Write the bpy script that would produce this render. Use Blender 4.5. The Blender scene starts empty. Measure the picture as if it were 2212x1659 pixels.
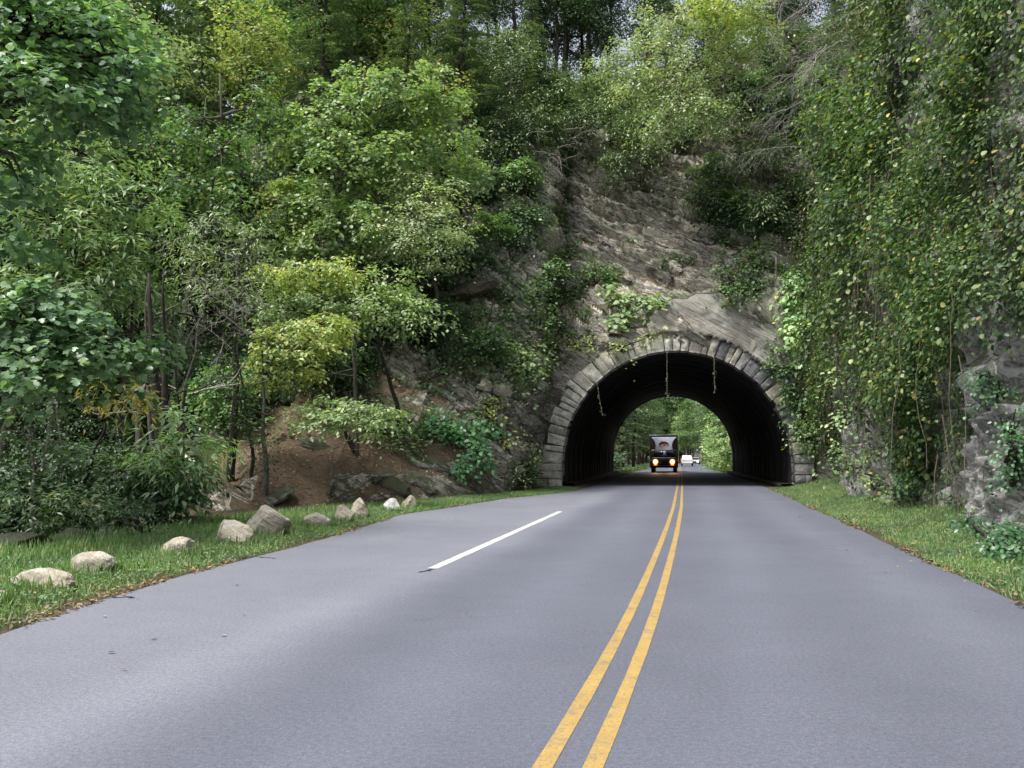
import bpy, math, random
import numpy as np
from mathutils import Vector
from mathutils.bvhtree import BVHTree

# ------------------------------------------------------------------ camera, world, sun, exposure
rng = np.random.default_rng(7)
random.seed(7)
sc = bpy.context.scene
col = sc.collection
R = math.radians
CAM_H = 1.35
FPX = 2560.0 / 3072 * 2212            # focal length in the measuring unit (picture 2212 units wide)
CXP, CYP = 1106.0, 829.5
PITCH = math.atan((988.5 - CYP) / FPX)
cam = bpy.data.cameras.new('camera')
cam.sensor_width = 36.0
cam.lens = 36.0 * 2560 / 3072
cam.clip_start = 0.05
cam.clip_end = 3000
camo = bpy.data.objects.new('camera', cam)
col.objects.link(camo)
camo.location = (0, 0, CAM_H)
camo.rotation_euler = (math.pi / 2 + PITCH, 0, 0)
sc.camera = camo

SUN_EL, SUN_AZ = R(62), R(232)        # azimuth measured clockwise from +Y: behind and left of the camera
world = bpy.data.worlds.new('World')
sc.world = world
world.use_nodes = True
wn = world.node_tree
bg = wn.nodes['Background']
sky = wn.nodes.new('ShaderNodeTexSky')
sky.sky_type = 'NISHITA'
sky.sun_disc = False
sky.sun_elevation = SUN_EL
sky.sun_rotation = SUN_AZ
sky.air_density = 1.0
sky.dust_density = 3.0
sky.ozone_density = 1.0
hs = wn.nodes.new('ShaderNodeHueSaturation')
hs.inputs['Saturation'].default_value = 0.42
wn.links.new(sky.outputs['Color'], hs.inputs['Color'])
wn.links.new(hs.outputs['Color'], bg.inputs['Color'])
bg.inputs['Strength'].default_value = 0.15

sl = bpy.data.lights.new('sun', 'SUN')
sl.energy = 2.1
sl.angle = R(16)
sl.color = (1.0, 0.97, 0.9)
slo = bpy.data.objects.new('sun', sl)
col.objects.link(slo)
sd = Vector((math.sin(SUN_AZ) * math.cos(SUN_EL), math.cos(SUN_AZ) * math.cos(SUN_EL), math.sin(SUN_EL)))
slo.rotation_euler = sd.to_track_quat('Z', 'Y').to_euler()
slo.location = sd * 100

sc.view_settings.view_transform = 'Standard'
sc.view_settings.look = 'None'
sc.view_settings.exposure = 0.95
sc.view_settings.gamma = 1.0
sc.cycles.use_denoising = True
sc.cycles.max_bounces = 6
sc.cycles.diffuse_bounces = 3
sc.cycles.transmission_bounces = 3
sc.cycles.glossy_bounces = 2
sc.cycles.transparent_max_bounces = 4

# ------------------------------------------------------------------ measuring helpers
def ray(px, py):
    x = (px - CXP) / FPX
    u = -(py - CYP) / FPX
    c, s = math.cos(PITCH), math.sin(PITCH)
    return np.array([x, c - u * s, s + u * c])

def G(px, py, z=0.0):
    d = ray(px, py)
    t = (z - CAM_H) / d[2]
    return np.array([d[0] * t, d[1] * t, z])

def A(px, py, Y):
    d = ray(px, py)
    t = Y / d[1]
    return np.array([d[0] * t, Y, CAM_H + d[2] * t])

# ------------------------------------------------------------------ noise
def _hash(ix, iy, iz, seed):
    n = (ix.astype(np.int64) * 374761393 + iy.astype(np.int64) * 668265263 + iz.astype(np.int64) * 2147483647 + seed * 1274126177) & 0xFFFFFFFF
    n = ((n ^ (n >> 13)) * 1274126177) & 0xFFFFFFFF
    n = n ^ (n >> 16)
    return (n & 0xFFFFFF) / float(0xFFFFFF)

def vnoise(P, seed=0):
    P = np.asarray(P, float)
    i = np.floor(P)
    f = P - i
    f = f * f * (3 - 2 * f)
    r = 0
    for dx in (0, 1):
        wx = f[..., 0] if dx else 1 - f[..., 0]
        for dy in (0, 1):
            wy = f[..., 1] if dy else 1 - f[..., 1]
            for dz in (0, 1):
                wz = f[..., 2] if dz else 1 - f[..., 2]
                r = r + wx * wy * wz * _hash(i[..., 0] + dx, i[..., 1] + dy, i[..., 2] + dz, seed)
    return r

def fbm(P, octv=4, seed=0, gain=0.5):
    P = np.asarray(P, float)
    a, s, t = 1.0, 0.0, 0.0
    for k in range(octv):
        s = s + a * vnoise(P * (2.03 ** k) + 17.3 * k, seed + k)
        t += a
        a *= gain
    return s / t

def sstep(a, b, x):
    t = np.clip((x - a) / (b - a), 0, 1)
    return t * t * (3 - 2 * t)

def unit(v):
    return v / np.maximum(np.linalg.norm(v, axis=-1, keepdims=True), 1e-9)

# ------------------------------------------------------------------ mesh helpers
class MB:
    def __init__(self):
        self.v, self.f, self.n = [], [], 0
    def add(self, verts, faces):
        verts = np.asarray(verts, float).reshape(-1, 3)
        faces = np.asarray(faces, np.int64)
        self.v.append(verts)
        self.f.append(faces + self.n)
        self.n += len(verts)
    def box(self, c, s, taper=None):
        c = np.array(c, float); s = np.array(s, float) / 2
        v = np.array([[x, y, z] for z in (-1, 1) for y in (-1, 1) for x in (-1, 1)], float)
        vv = v * s
        if taper:
            top = v[:, 2] > 0
            vv[top, 0] *= taper[0]; vv[top, 1] *= taper[1]
        self.add(vv + c, [[0, 2, 3, 1], [4, 5, 7, 6], [0, 1, 5, 4], [2, 6, 7, 3], [0, 4, 6, 2], [1, 3, 7, 5]])
    def tube(self, pts, rad, n=6, cap=True):
        pts = np.asarray(pts, float); m = len(pts)
        rad = np.broadcast_to(np.asarray(rad, float), (m,))
        d = unit(np.gradient(pts, axis=0))
        ref = np.array([0, 0, 1.0]) if abs(d[0][2]) < 0.8 else np.array([1.0, 0, 0])
        a = unit(np.cross(d, ref)); b = np.cross(d, a)
        th = np.arange(n) * 2 * math.pi / n
        V = pts[:, None] + rad[:, None, None] * (a[:, None] * np.cos(th)[None, :, None] + b[:, None] * np.sin(th)[None, :, None])
        V = V.reshape(-1, 3)
        i = np.arange(m - 1)[:, None] * n; k = np.arange(n)[None, :]
        F = np.stack([i + k, i + (k + 1) % n, i + n + (k + 1) % n, i + n + k], -1).reshape(-1, 4)
        self.add(V, F)
        if cap:
            base = self.n - len(V)
            self.f.append(np.array([[base + k for k in range(n)][::-1]]))
            self.f.append(np.array([[base + (m - 1) * n + k for k in range(n)]]))
    def cyl(self, c, axis, r, h, n=20):
        c = np.array(c, float); ax = np.array(axis, float)
        self.tube([c - ax * h / 2, c + ax * h / 2], [r, r], n)
    def build(self, name, mat, parent=None, smooth=False, bevel=0.0, off=None):
        me = bpy.data.meshes.new(name)
        if self.v:
            V = np.concatenate(self.v)
            if off is not None:
                V = V - np.asarray(off)
            me.vertices.add(len(V))
            me.vertices.foreach_set('co', V.astype(np.float32).ravel())
            L = np.concatenate([f.ravel() for f in self.f])
            T = np.concatenate([np.full(len(f), f.shape[1]) for f in self.f])
            S = np.concatenate([[0], np.cumsum(T)[:-1]])
            me.loops.add(len(L))
            me.loops.foreach_set('vertex_index', L.astype(np.int32))
            me.polygons.add(len(T))
            me.polygons.foreach_set('loop_start', S.astype(np.int32))
            me.polygons.foreach_set('loop_total', T.astype(np.int32))
            if smooth:
                me.polygons.foreach_set('use_smooth', np.ones(len(T), bool))
            me.update(calc_edges=True)
        if mat is not None:
            me.materials.append(mat)
        o = bpy.data.objects.new(name, me)
        col.objects.link(o)
        if parent is not None:
            o.parent = parent
        if bevel > 0:
            m = o.modifiers.new('bevel', 'BEVEL'); m.width = bevel; m.segments = 2; m.limit_method = 'ANGLE'
        return o

def tag(o, label=None, cat=None, group=None, kind=None):
    if label: o['label'] = label
    if cat: o['category'] = cat
    if group: o['group'] = group
    if kind: o['kind'] = kind
    return o

def empty(name, loc, label, cat, group=None, rz=0):
    o = bpy.data.objects.new(name, None)
    o.empty_display_size = 0.3
    col.objects.link(o)
    o.location = tuple(float(c) for c in loc)
    o.rotation_euler = (0, 0, rz)
    return tag(o, label, cat, group)

def copy_tree(o, parent=None):
    c = o.copy()
    col.objects.link(c)
    c.parent = parent
    for ch in list(o.children):
        copy_tree(ch, c)
    return c

# ------------------------------------------------------------------ materials
def newmat(name):
    m = bpy.data.materials.new(name)
    m.use_nodes = True
    nt = m.node_tree
    return m, nt, nt.nodes['Principled BSDF']

def nd(nt, typ, **kw):
    n = nt.nodes.new(typ)
    for k, v in kw.items():
        if k in n.inputs: n.inputs[k].default_value = v
        else: setattr(n, k, v)
    return n

def ramp(nt, fac, stops, interp='LINEAR'):
    r = nt.nodes.new('ShaderNodeValToRGB')
    r.color_ramp.interpolation = interp
    e = r.color_ramp.elements
    while len(e) < len(stops): e.new(0.5)
    for el, (p, c) in zip(e, stops):
        el.position = p
        el.color = (*c, 1) if len(c) == 3 else c
    nt.links.new(fac, r.inputs[0])
    return r.outputs[0]

def noise(nt, scale, detail=4, rough=0.55, vec=None, dist=0.0):
    n = nt.nodes.new('ShaderNodeTexNoise')
    n.inputs['Scale'].default_value = scale
    n.inputs['Detail'].default_value = detail
    n.inputs['Roughness'].default_value = rough
    n.inputs['Distortion'].default_value = dist
    if vec is not None: nt.links.new(vec, n.inputs['Vector'])
    return n.outputs['Fac']

def mixc(nt, fac, a, b, mode='MIX'):
    m = nt.nodes.new('ShaderNodeMix')
    m.data_type = 'RGBA'; m.blend_type = mode
    for s, v in ((0, fac), (6, a), (7, b)):
        if isinstance(v, (int, float)): m.inputs[s].default_value = v
        elif isinstance(v, tuple): m.inputs[s].default_value = (*v, 1)
        else: nt.links.new(v, m.inputs[s])
    return m.outputs[2]

def bump(nt, h, strength, dist, base=None):
    b = nt.nodes.new('ShaderNodeBump')
    b.inputs['Strength'].default_value = strength
    b.inputs['Distance'].default_value = dist
    nt.links.new(h, b.inputs['Height'])
    if base is not None: nt.links.new(base, b.inputs['Normal'])
    return b.outputs[0]

def objvec(nt, rot=(0, 0, 0), scale=(1, 1, 1)):
    g = nt.nodes.new('ShaderNodeNewGeometry')
    m = nt.nodes.new('ShaderNodeMapping')
    m.vector_type = 'TEXTURE' if False else 'POINT'
    m.inputs['Rotation'].default_value = rot
    m.inputs['Scale'].default_value = scale
    nt.links.new(g.outputs['Position'], m.inputs[0])
    return m.outputs[0]

LEAF_K = 2.15
def leafmat(name, cols, rough=0.5, trans=0.3, hue_var=0.0):
    """cols: list of (position, rgb); one colour per leaf"""
    m, nt, p = newmat(name)
    g = nt.nodes.new('ShaderNodeNewGeometry')
    cols = [(q, (min(.6, (a * .88 + .12 * b) * LEAF_K), min(.6, b * LEAF_K), min(.6, (e * .75 + .25 * b) * LEAF_K))) for q, (a, b, e) in cols]
    c = ramp(nt, g.outputs['Random Per Island'], cols)
    oi = nt.nodes.new('ShaderNodeObjectInfo')
    h = nt.nodes.new('ShaderNodeHueSaturation')
    mr = nt.nodes.new('ShaderNodeMapRange')
    mr.inputs['To Min'].default_value = 0.75; mr.inputs['To Max'].default_value = 1.25
    nt.links.new(oi.outputs['Random'], mr.inputs['Value'])
    nt.links.new(mr.outputs[0], h.inputs['Value'])
    nt.links.new(c, h.inputs['Color'])
    # broad clump to clump variation in leaf age
    nz = noise(nt, 0.7, 2, 0.5, objvec(nt))
    cc = mixc(nt, 1.0, h.outputs[0], ramp(nt, nz, [(0.3, (0.72, 0.75, 0.8)), (0.7, (1.2, 1.15, 0.95))]), 'MULTIPLY')
    nt.links.new(cc, p.inputs['Base Color'])
    p.inputs['Roughness'].default_value = rough * .85
    p.inputs['Specular IOR Level'].default_value = 0.55
    if trans > 0:
        t = nt.nodes.new('ShaderNodeBsdfTranslucent')
        nt.links.new(mixc(nt, 1.0, cc, (1.3, 1.5, 0.6), 'MULTIPLY'), t.inputs['Color'])
        mx = nt.nodes.new('ShaderNodeMixShader')
        mx.inputs[0].default_value = trans
        nt.links.new(p.outputs[0], mx.inputs[1]); nt.links.new(t.outputs[0], mx.inputs[2])
        nt.links.new(mx.outputs[0], nt.nodes['Material Output'].inputs['Surface'])
    return m

def plain(name, c, rough=0.5, metal=0.0, var=0.0, emit=None, es=0.0, coat=0.0):
    m, nt, p = newmat(name)
    if var > 0:
        nz = noise(nt, 9.0, 4, 0.6)
        lo = tuple(x * (1 - var) for x in c); hi = tuple(min(1, x * (1 + var)) for x in c)
        nt.links.new(ramp(nt, nz, [(0.3, lo), (0.7, hi)]), p.inputs['Base Color'])
    else:
        p.inputs['Base Color'].default_value = (*c, 1)
    p.inputs['Roughness'].default_value = rough
    p.inputs['Metallic'].default_value = metal
    p.inputs['Coat Weight'].default_value = coat
    if emit:
        p.inputs['Emission Color'].default_value = (*emit, 1)
        p.inputs['Emission Strength'].default_value = es
    return m

def mat_bark(name, a, b):
    m, nt, p = newmat(name)
    v = objvec(nt, scale=(1, 1, 0.25))
    n1 = noise(nt, 14, 5, 0.65, v)
    nt.links.new(ramp(nt, n1, [(0.35, a), (0.65, b)]), p.inputs['Base Color'])
    nt.links.new(bump(nt, n1, 0.6, 0.03), p.inputs['Normal'])
    p.inputs['Roughness'].default_value = 0.9
    return m

def mat_asphalt():
    m, nt, p = newmat('asphalt')
    v = objvec(nt)
    big = noise(nt, 0.35, 4, 0.6, v)
    mid = noise(nt, 3.0, 5, 0.6, v)
    fine = noise(nt, 95.0, 3, 0.75, v)
    c = ramp(nt, big, [(0.3, (0.108, 0.114, 0.147)), (0.7, (0.13, 0.137, 0.173))])
    c = mixc(nt, 0.6, c, ramp(nt, mid, [(0.3, (0.92, 0.92, 0.92)), (0.7, (1.06, 1.06, 1.06))]), 'MULTIPLY')
    c = mixc(nt, 0.8, c, ramp(nt, fine, [(0.32, (0.6, 0.6, 0.62)), (0.5, (1.0, 1.0, 1.0)), (0.68, (1.5, 1.5, 1.5))]), 'MULTIPLY')
    grit = noise(nt, 34.0, 2, 0.6, v)
    c = mixc(nt, 1.0, c, ramp(nt, grit, [(0.3, (0.82, 0.82, 0.83)), (0.5, (1, 1, 1)), (0.7, (1.2, 1.2, 1.19))]), 'MULTIPLY')
    # lengthwise worn bands of the wheel tracks
    tr_ = nt.nodes.new('ShaderNodeAttribute'); tr_.attribute_name = 'track'
    c = mixc(nt, tr_.outputs['Fac'], c, mixc(nt, 1.0, c, (1.17, 1.17, 1.16), 'MULTIPLY'))
    # oil drips and small tar spots
    spot = noise(nt, 5.0, 2, 0.5, v)
    c = mixc(nt, ramp(nt, spot, [(0.76, (0, 0, 0)), (0.79, (0.6, 0.6, 0.6))]), c, (0.05, 0.05, 0.055))
    # paler paving left of the white edge line, the pull-off's soft light painted in
    a = nt.nodes.new('ShaderNodeAttribute'); a.attribute_name = 'pulloff_light'
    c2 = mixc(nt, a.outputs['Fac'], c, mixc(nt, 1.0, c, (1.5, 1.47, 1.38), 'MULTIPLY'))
    # fine transverse and wandering sealed cracks
    vo = nd(nt, 'ShaderNodeTexVoronoi', feature='DISTANCE_TO_EDGE')
    vo.inputs['Scale'].default_value = 0.22
    dv = nt.nodes.new('ShaderNodeVectorMath'); dv.operation = 'ADD'
    nz = nt.nodes.new('ShaderNodeTexNoise'); nz.inputs['Scale'].default_value = 1.4; nz.inputs['Detail'].default_value = 5
    nt.links.new(v, nz.inputs['Vector']); nt.links.new(v, dv.inputs[0]); nt.links.new(nz.outputs['Color'], dv.inputs[1])
    nt.links.new(dv.outputs[0], vo.inputs['Vector'])
    crk = ramp(nt, vo.outputs['Distance'], [(0.0, (0.8, 0.8, 0.8)), (0.006, (1, 1, 1))])
    c3 = mixc(nt, ramp(nt, noise(nt, 0.25, 2, 0.5, v), [(0.52, (0, 0, 0)), (0.6, (1, 1, 1))]), c2, mixc(nt, 1.0, c2, crk, 'MULTIPLY'))
    nt.links.new(c3, p.inputs['Base Color'])
    nt.links.new(bump(nt, fine, 0.6, 0.008), p.inputs['Normal'])
    p.inputs['Roughness'].default_value = 0.72
    p.inputs['Specular IOR Level'].default_value = 0.35
    return m

def mat_paint(name, c):
    m, nt, p = newmat(name)
    v = objvec(nt)
    f = noise(nt, 60.0, 4, 0.7, v)
    b = noise(nt, 2.2, 4, 0.65, v)
    cc = ramp(nt, b, [(0.3, tuple(x * 0.75 for x in c)), (0.7, c)])
    cc = mixc(nt, ramp(nt, f, [(0.36, (0.85, 0.85, 0.85)), (0.5, (0, 0, 0))]), cc, (0.16, 0.155, 0.16))
    cc = mixc(nt, ramp(nt, noise(nt, 7.0, 6, 0.75, v), [(0.36, (0.7, 0.7, 0.7)), (0.48, (0, 0, 0))]), cc, (0.16, 0.15, 0.14))
    nt.links.new(cc, p.inputs['Base Color'])
    nt.links.new(bump(nt, f, 0.3, 0.004), p.inputs['Normal'])
    p.inputs['Roughness'].default_value = 0.7
    return m

CRK = {'schist': 0.75, 'grey_gneiss': 0.5, 'slab_stone': 0.6}
STRATA_ROT = R(33)      # beds dip to the right as seen from the road
def mat_rock(name, dark, mid, light, lichen=0.0, moss=0.5, stain=(0.24, 0.18, 0.11), soil=None):
    m, nt, p = newmat(name)
    v = objvec(nt)
    vm = nt.nodes.new('ShaderNodeMapping')
    vm.inputs['Scale'].default_value = (0.35, 0.5, 3.2)
    nt.links.new(objvec(nt, rot=(0, -STRATA_ROT, 0)), vm.inputs[0])
    vs = vm.outputs[0]
    n_str = noise(nt, 2.2, 8, 0.68, vs, 0.25)
    vm2 = nt.nodes.new('ShaderNodeMapping'); vm2.inputs['Scale'].default_value = (0.2, 0.35, 1.6)
    nt.links.new(objvec(nt, rot=(0, -STRATA_ROT * .95, 0)), vm2.inputs[0])
    n_crk = noise(nt, 1.7, 7, 0.6, vm2.outputs[0], 0.1)
    n_big = noise(nt, 0.4, 4, 0.6, v)
    n_fine = noise(nt, 11, 6, 0.7, v)
    c = ramp(nt, n_str, [(0.28, dark), (0.46, mid), (0.62, light), (0.8, tuple(x * 1.15 for x in light))])
    c = mixc(nt, ramp(nt, n_big, [(0.54, (0, 0, 0)), (0.7, (0.5, 0.5, 0.5))]), c, stain)
    c = mixc(nt, 0.5, c, ramp(nt, n_fine, [(0.3, (0.6, 0.6, 0.6)), (0.7, (1.3, 1.3, 1.3))]), 'MULTIPLY')
    crk = ramp(nt, n_crk, [(0.38, (1, 1, 1)), (0.405, (0.16, 0.15, 0.14)), (0.425, (1, 1, 1)), (0.475, (1, 1, 1)), (0.5, (0.1, 0.09, 0.08)), (0.52, (1, 1, 1)), (0.575, (1, 1, 1)), (0.6, (0.15, 0.14, 0.13)), (0.62, (1, 1, 1))])
    c = mixc(nt, CRK.get(name, 0.0), c, crk, 'MULTIPLY')
    if name in CRK:
        vm3 = nt.nodes.new('ShaderNodeMapping'); vm3.inputs['Scale'].default_value = (0.55, 0.6, 2.1)
        nt.links.new(objvec(nt, rot=(0, -STRATA_ROT, 0)), vm3.inputs[0])
        wv = nt.nodes.new('ShaderNodeVectorMath'); wv.operation = 'MULTIPLY_ADD'
        tn = nt.nodes.new('ShaderNodeTexNoise'); tn.inputs['Scale'].default_value = 1.2; tn.inputs['Detail'].default_value = 5
        nt.links.new(v, tn.inputs['Vector']); nt.links.new(tn.outputs['Color'], wv.inputs[0]); wv.inputs[1].default_value = (.9, .9, .9); nt.links.new(vm3.outputs[0], wv.inputs[2])
        for sc3, wd3 in ((1.1, 0.05), (2.7, 0.045)):
            ve = nd(nt, 'ShaderNodeTexVoronoi', feature='DISTANCE_TO_EDGE'); ve.inputs['Scale'].default_value = sc3
            vc = nd(nt, 'ShaderNodeTexVoronoi', feature='F1'); vc.inputs['Scale'].default_value = sc3
            nt.links.new(wv.outputs[0], ve.inputs['Vector']); nt.links.new(wv.outputs[0], vc.inputs['Vector'])
            sp3 = nt.nodes.new('ShaderNodeSeparateColor'); nt.links.new(vc.outputs['Color'], sp3.inputs[0])
            c = mixc(nt, 0.8, c, ramp(nt, sp3.outputs[0], [(0, (0.68, 0.68, 0.69)), (1, (1.3, 1.29, 1.26))]), 'MULTIPLY')
            c = mixc(nt, 0.7, c, ramp(nt, ve.outputs['Distance'], [(0, (0.2, 0.19, 0.18)), (wd3, (1, 1, 1))]), 'MULTIPLY')
    if lichen > 0:
        nl = noise(nt, 2.6, 8, 0.75, v, 0.6)
        c = mixc(nt, ramp(nt, nl, [(0.6 - lichen * 0.1, (0, 0, 0)), (0.66 - lichen * 0.1, (0.9, 0.9, 0.9))]), c, (0.5, 0.51, 0.5))
    g = nt.nodes.new('ShaderNodeNewGeometry')
    sx = nt.nodes.new('ShaderNodeSeparateXYZ')
    nt.links.new(g.outputs['Normal'], sx.inputs[0])
    md = nt.nodes.new('ShaderNodeMath'); md.operation = 'MULTIPLY_ADD'
    nm = noise(nt, 1.7, 5, 0.65, v)
    nt.links.new(nm, md.inputs[0]); md.inputs[1].default_value = 0.9
    nt.links.new(sx.outputs[2], md.inputs[2])
    if moss > 0: c = mixc(nt, ramp(nt, md.outputs[0], [(0.95 - moss * 0.3, (0, 0, 0)), (1.15 - moss * 0.3, (0.85, 0.85, 0.85))]), c, (0.045, 0.055, 0.02))
    if soil:
        # litter and soil lies wherever the slope is gentle enough to hold it
        mdl = nt.nodes.new('ShaderNodeMath'); mdl.operation = 'MULTIPLY_ADD'
        nt.links.new(noise(nt, 2.5, 5, 0.7, v), mdl.inputs[0]); mdl.inputs[1].default_value = 0.5
        nt.links.new(sx.outputs[2], mdl.inputs[2])
        sc_ = ramp(nt, noise(nt, 16, 5, 0.75, v), [(0.3, tuple(x * 0.45 for x in soil)), (0.55, soil), (0.75, tuple(min(1, x * 1.9) for x in soil))])
        c = mixc(nt, ramp(nt, mdl.outputs[0], [(0.86, (0, 0, 0)), (0.98, (1, 1, 1))]), c, sc_)
    nt.links.new(c, p.inputs['Base Color'])
    b1 = bump(nt, n_str, 1.0, 0.16)
    nt.links.new(bump(nt, n_fine, 0.7, 0.04, b1), p.inputs['Normal'])
    p.inputs['Roughness'].default_value = 0.85
    return m

def mat_ground():
    m, nt, p = newmat('soil')
    v = objvec(nt)
    a = noise(nt, 1.1, 6, 0.7, v); b = noise(nt, 22, 5, 0.75, v)
    c = ramp(nt, b, [(0.3, (0.035, 0.024, 0.014)), (0.5, (0.09, 0.06, 0.036)), (0.72, (0.2, 0.14, 0.085))])
    c = mixc(nt, ramp(nt, a, [(0.45, (0, 0, 0)), (0.6, (0.8, 0.8, 0.8))]), c, (0.035, 0.05, 0.016))
    nt.links.new(c, p.inputs['Base Color'])
    nt.links.new(bump(nt, b, 0.8, 0.05), p.inputs['Normal'])
    p.inputs['Roughness'].default_value = 0.95
    return m

def mat_stone(name, a, b, c3, scale=1.0):
    """dressed stone: one tone per block"""
    m, nt, p = newmat(name)
    v = objvec(nt)
    g = nt.nodes.new('ShaderNodeNewGeometry')
    c = ramp(nt, g.outputs['Random Per Island'], [(0.0, a), (0.5, b), (1.0, c3)])
    n1 = noise(nt, 3.5, 6, 0.7, v); n2 = noise(nt, 18, 5, 0.7, v)
    c = mixc(nt, 0.75, c, ramp(nt, n1, [(0.3, (0.45, 0.46, 0.44)), (0.5, (1, 1, 1)), (0.7, (1.5, 1.5, 1.45))]), 'MULTIPLY')
    c = mixc(nt, 0.5, c, ramp(nt, n2, [(0.3, (0.6, 0.6, 0.6)), (0.7, (1.4, 1.4, 1.4))]), 'MULTIPLY')
    c = mixc(nt, ramp(nt, noise(nt, 1.3, 4, 0.7, v), [(0.56, (0, 0, 0)), (0.68, (0.7, 0.7, 0.7))]), c, (0.05, 0.055, 0.035))
    nt.links.new(c, p.inputs['Base Color'])
    b1 = bump(nt, n1, 0.8, 0.06)
    nt.links.new(bump(nt, n2, 0.7, 0.03, b1), p.inputs['Normal'])
    p.inputs['Roughness'].default_value = 0.85
    return m

M = {}
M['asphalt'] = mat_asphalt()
M['yellow'] = mat_paint('yellow_paint', (0.5, 0.325, 0.085))
M['white_line'] = mat_paint('white_paint', (0.8, 0.8, 0.76))
M['soil'] = mat_ground()
M['cliff'] = mat_rock('schist', (0.2, 0.185, 0.16), (0.54, 0.5, 0.43), (0.72, 0.69, 0.61), lichen=0.1, moss=0.2, soil=(0.16, 0.108, 0.07))
M['wall_rock'] = mat_rock('grey_gneiss', (0.2, 0.195, 0.19), (0.46, 0.45, 0.44), (0.64, 0.63, 0.615), lichen=0.9, moss=0.3, stain=(0.13, 0.1, 0.08))
M['boulder'] = mat_rock('boulder_stone', (0.36, 0.31, 0.24), (0.52, 0.46, 0.37), (0.6, 0.55, 0.46), lichen=0.0, moss=0.0, stain=(0.42, 0.33, 0.22))
M['boulder_white'] = mat_rock('quartz_stone', (0.4, 0.39, 0.37), (0.66, 0.65, 0.62), (0.8, 0.8, 0.77), lichen=0.0, moss=0.0, stain=(0.6, 0.56, 0.5))
M['boulder_green'] = mat_rock('slab_stone', (0.09, 0.09, 0.07), (0.2, 0.2, 0.16), (0.32, 0.33, 0.27), lichen=0.3, moss=0.15, stain=(0.16, 0.16, 0.1))
M['boulder_dark'] = mat_rock('creek_stone', (0.03, 0.028, 0.022), (0.08, 0.07, 0.055), (0.14, 0.125, 0.1), lichen=0.0, moss=0.4)
M['stone_l'] = mat_stone('arch_stone', (0.46, 0.43, 0.37), (0.64, 0.61, 0.53), (0.74, 0.71, 0.63))
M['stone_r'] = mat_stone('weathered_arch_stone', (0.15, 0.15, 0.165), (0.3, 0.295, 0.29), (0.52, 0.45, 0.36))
M['mortar'] = mat_rock('rendered_rubble', (0.2, 0.185, 0.16), (0.38, 0.355, 0.31), (0.48, 0.455, 0.41), lichen=0.3, moss=0.1)
M['joint'] = plain('joint_mortar', (0.12, 0.11, 0.095), 0.95, var=0.4)
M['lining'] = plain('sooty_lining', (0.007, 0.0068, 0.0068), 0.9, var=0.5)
M['bark_dark'] = mat_bark('dark_bark', (0.018, 0.014, 0.011), (0.06, 0.05, 0.04))
M['bark_grey'] = mat_bark('grey_bark', (0.05, 0.045, 0.038), (0.14, 0.125, 0.105))
M['bark_pale'] = mat_bark('pale_bark', (0.3, 0.29, 0.26), (0.5, 0.48, 0.44))
M['dead'] = mat_bark('dead_wood', (0.2, 0.18, 0.165), (0.4, 0.37, 0.34))
M['deadbrown'] = mat_bark('dead_vine', (0.1, 0.08, 0.06), (0.21, 0.17, 0.13))
L_ = leafmat
M['l_bright'] = L_('bright_maple_leaves', [(0, (0.08, 0.14, 0.045)), (0.5, (0.15, 0.235, 0.075)), (0.9, (0.23, 0.32, 0.11)), (1, (0.26, 0.3, 0.07))])
M['l_yellow'] = L_('yellow_green_leaves', [(0, (0.075, 0.125, 0.024)), (0.5, (0.14, 0.185, 0.034)), (0.85, (0.22, 0.235, 0.045)), (1, (0.32, 0.22, 0.04))])
M['l_blue'] = L_('blue_green_leaves', [(0, (0.035, 0.08, 0.035)), (0.5, (0.075, 0.145, 0.06)), (0.93, (0.14, 0.22, 0.12)), (1, (0.13, 0.18, 0.05))], rough=0.42)
M['l_mid'] = L_('mid_green_leaves', [(0, (0.035, 0.08, 0.02)), (0.5, (0.065, 0.13, 0.035)), (0.93, (0.11, 0.18, 0.05)), (1, (0.25, 0.2, 0.03))])
M['l_walnut'] = L_('feathery_leaves', [(0, (0.08, 0.15, 0.05)), (0.5, (0.15, 0.25, 0.085)), (0.96, (0.22, 0.33, 0.13)), (1, (0.4, 0.28, 0.03))])
M['l_pale'] = L_('pale_leaves', [(0, (0.1, 0.15, 0.06)), (0.5, (0.19, 0.26, 0.11)), (0.85, (0.3, 0.36, 0.17)), (1, (0.38, 0.36, 0.18))], rough=0.42)
M['l_greypale'] = L_('grey_green_leaves', [(0, (0.05, 0.08, 0.04)), (0.6, (0.12, 0.16, 0.09)), (1, (0.2, 0.25, 0.15))])
M['l_dark'] = L_('dark_leaves', [(0, (0.013, 0.03, 0.012)), (0.6, (0.03, 0.06, 0.023)), (1, (0.065, 0.11, 0.04))], trans=0.2)
M['l_hem'] = L_('hemlock_needles', [(0, (0.035, 0.06, 0.024)), (0.6, (0.075, 0.115, 0.042)), (1, (0.14, 0.18, 0.065))], trans=0.15)
M['l_vine'] = L_('wall_vine_leaves', [(0, (0.016, 0.038, 0.011)), (0.35, (0.034, 0.072, 0.018)), (0.7, (0.064, 0.115, 0.026)), (0.95, (0.13, 0.17, 0.036)), (0.972, (0.34, 0.29, 0.05)), (0.99, (0.26, 0.16, 0.05)), (1, (0.17, 0.11, 0.05))])
M['l_vine_shade'] = L_('shaded_vine_leaves', [(0, (0.015, 0.03, 0.01)), (0.5, (0.035, 0.065, 0.018)), (0.9, (0.06, 0.1, 0.03)), (1, (0.12, 0.09, 0.04))], trans=0.15)  # inner layer: shade of the hollows put into a darker leaf colour
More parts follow.
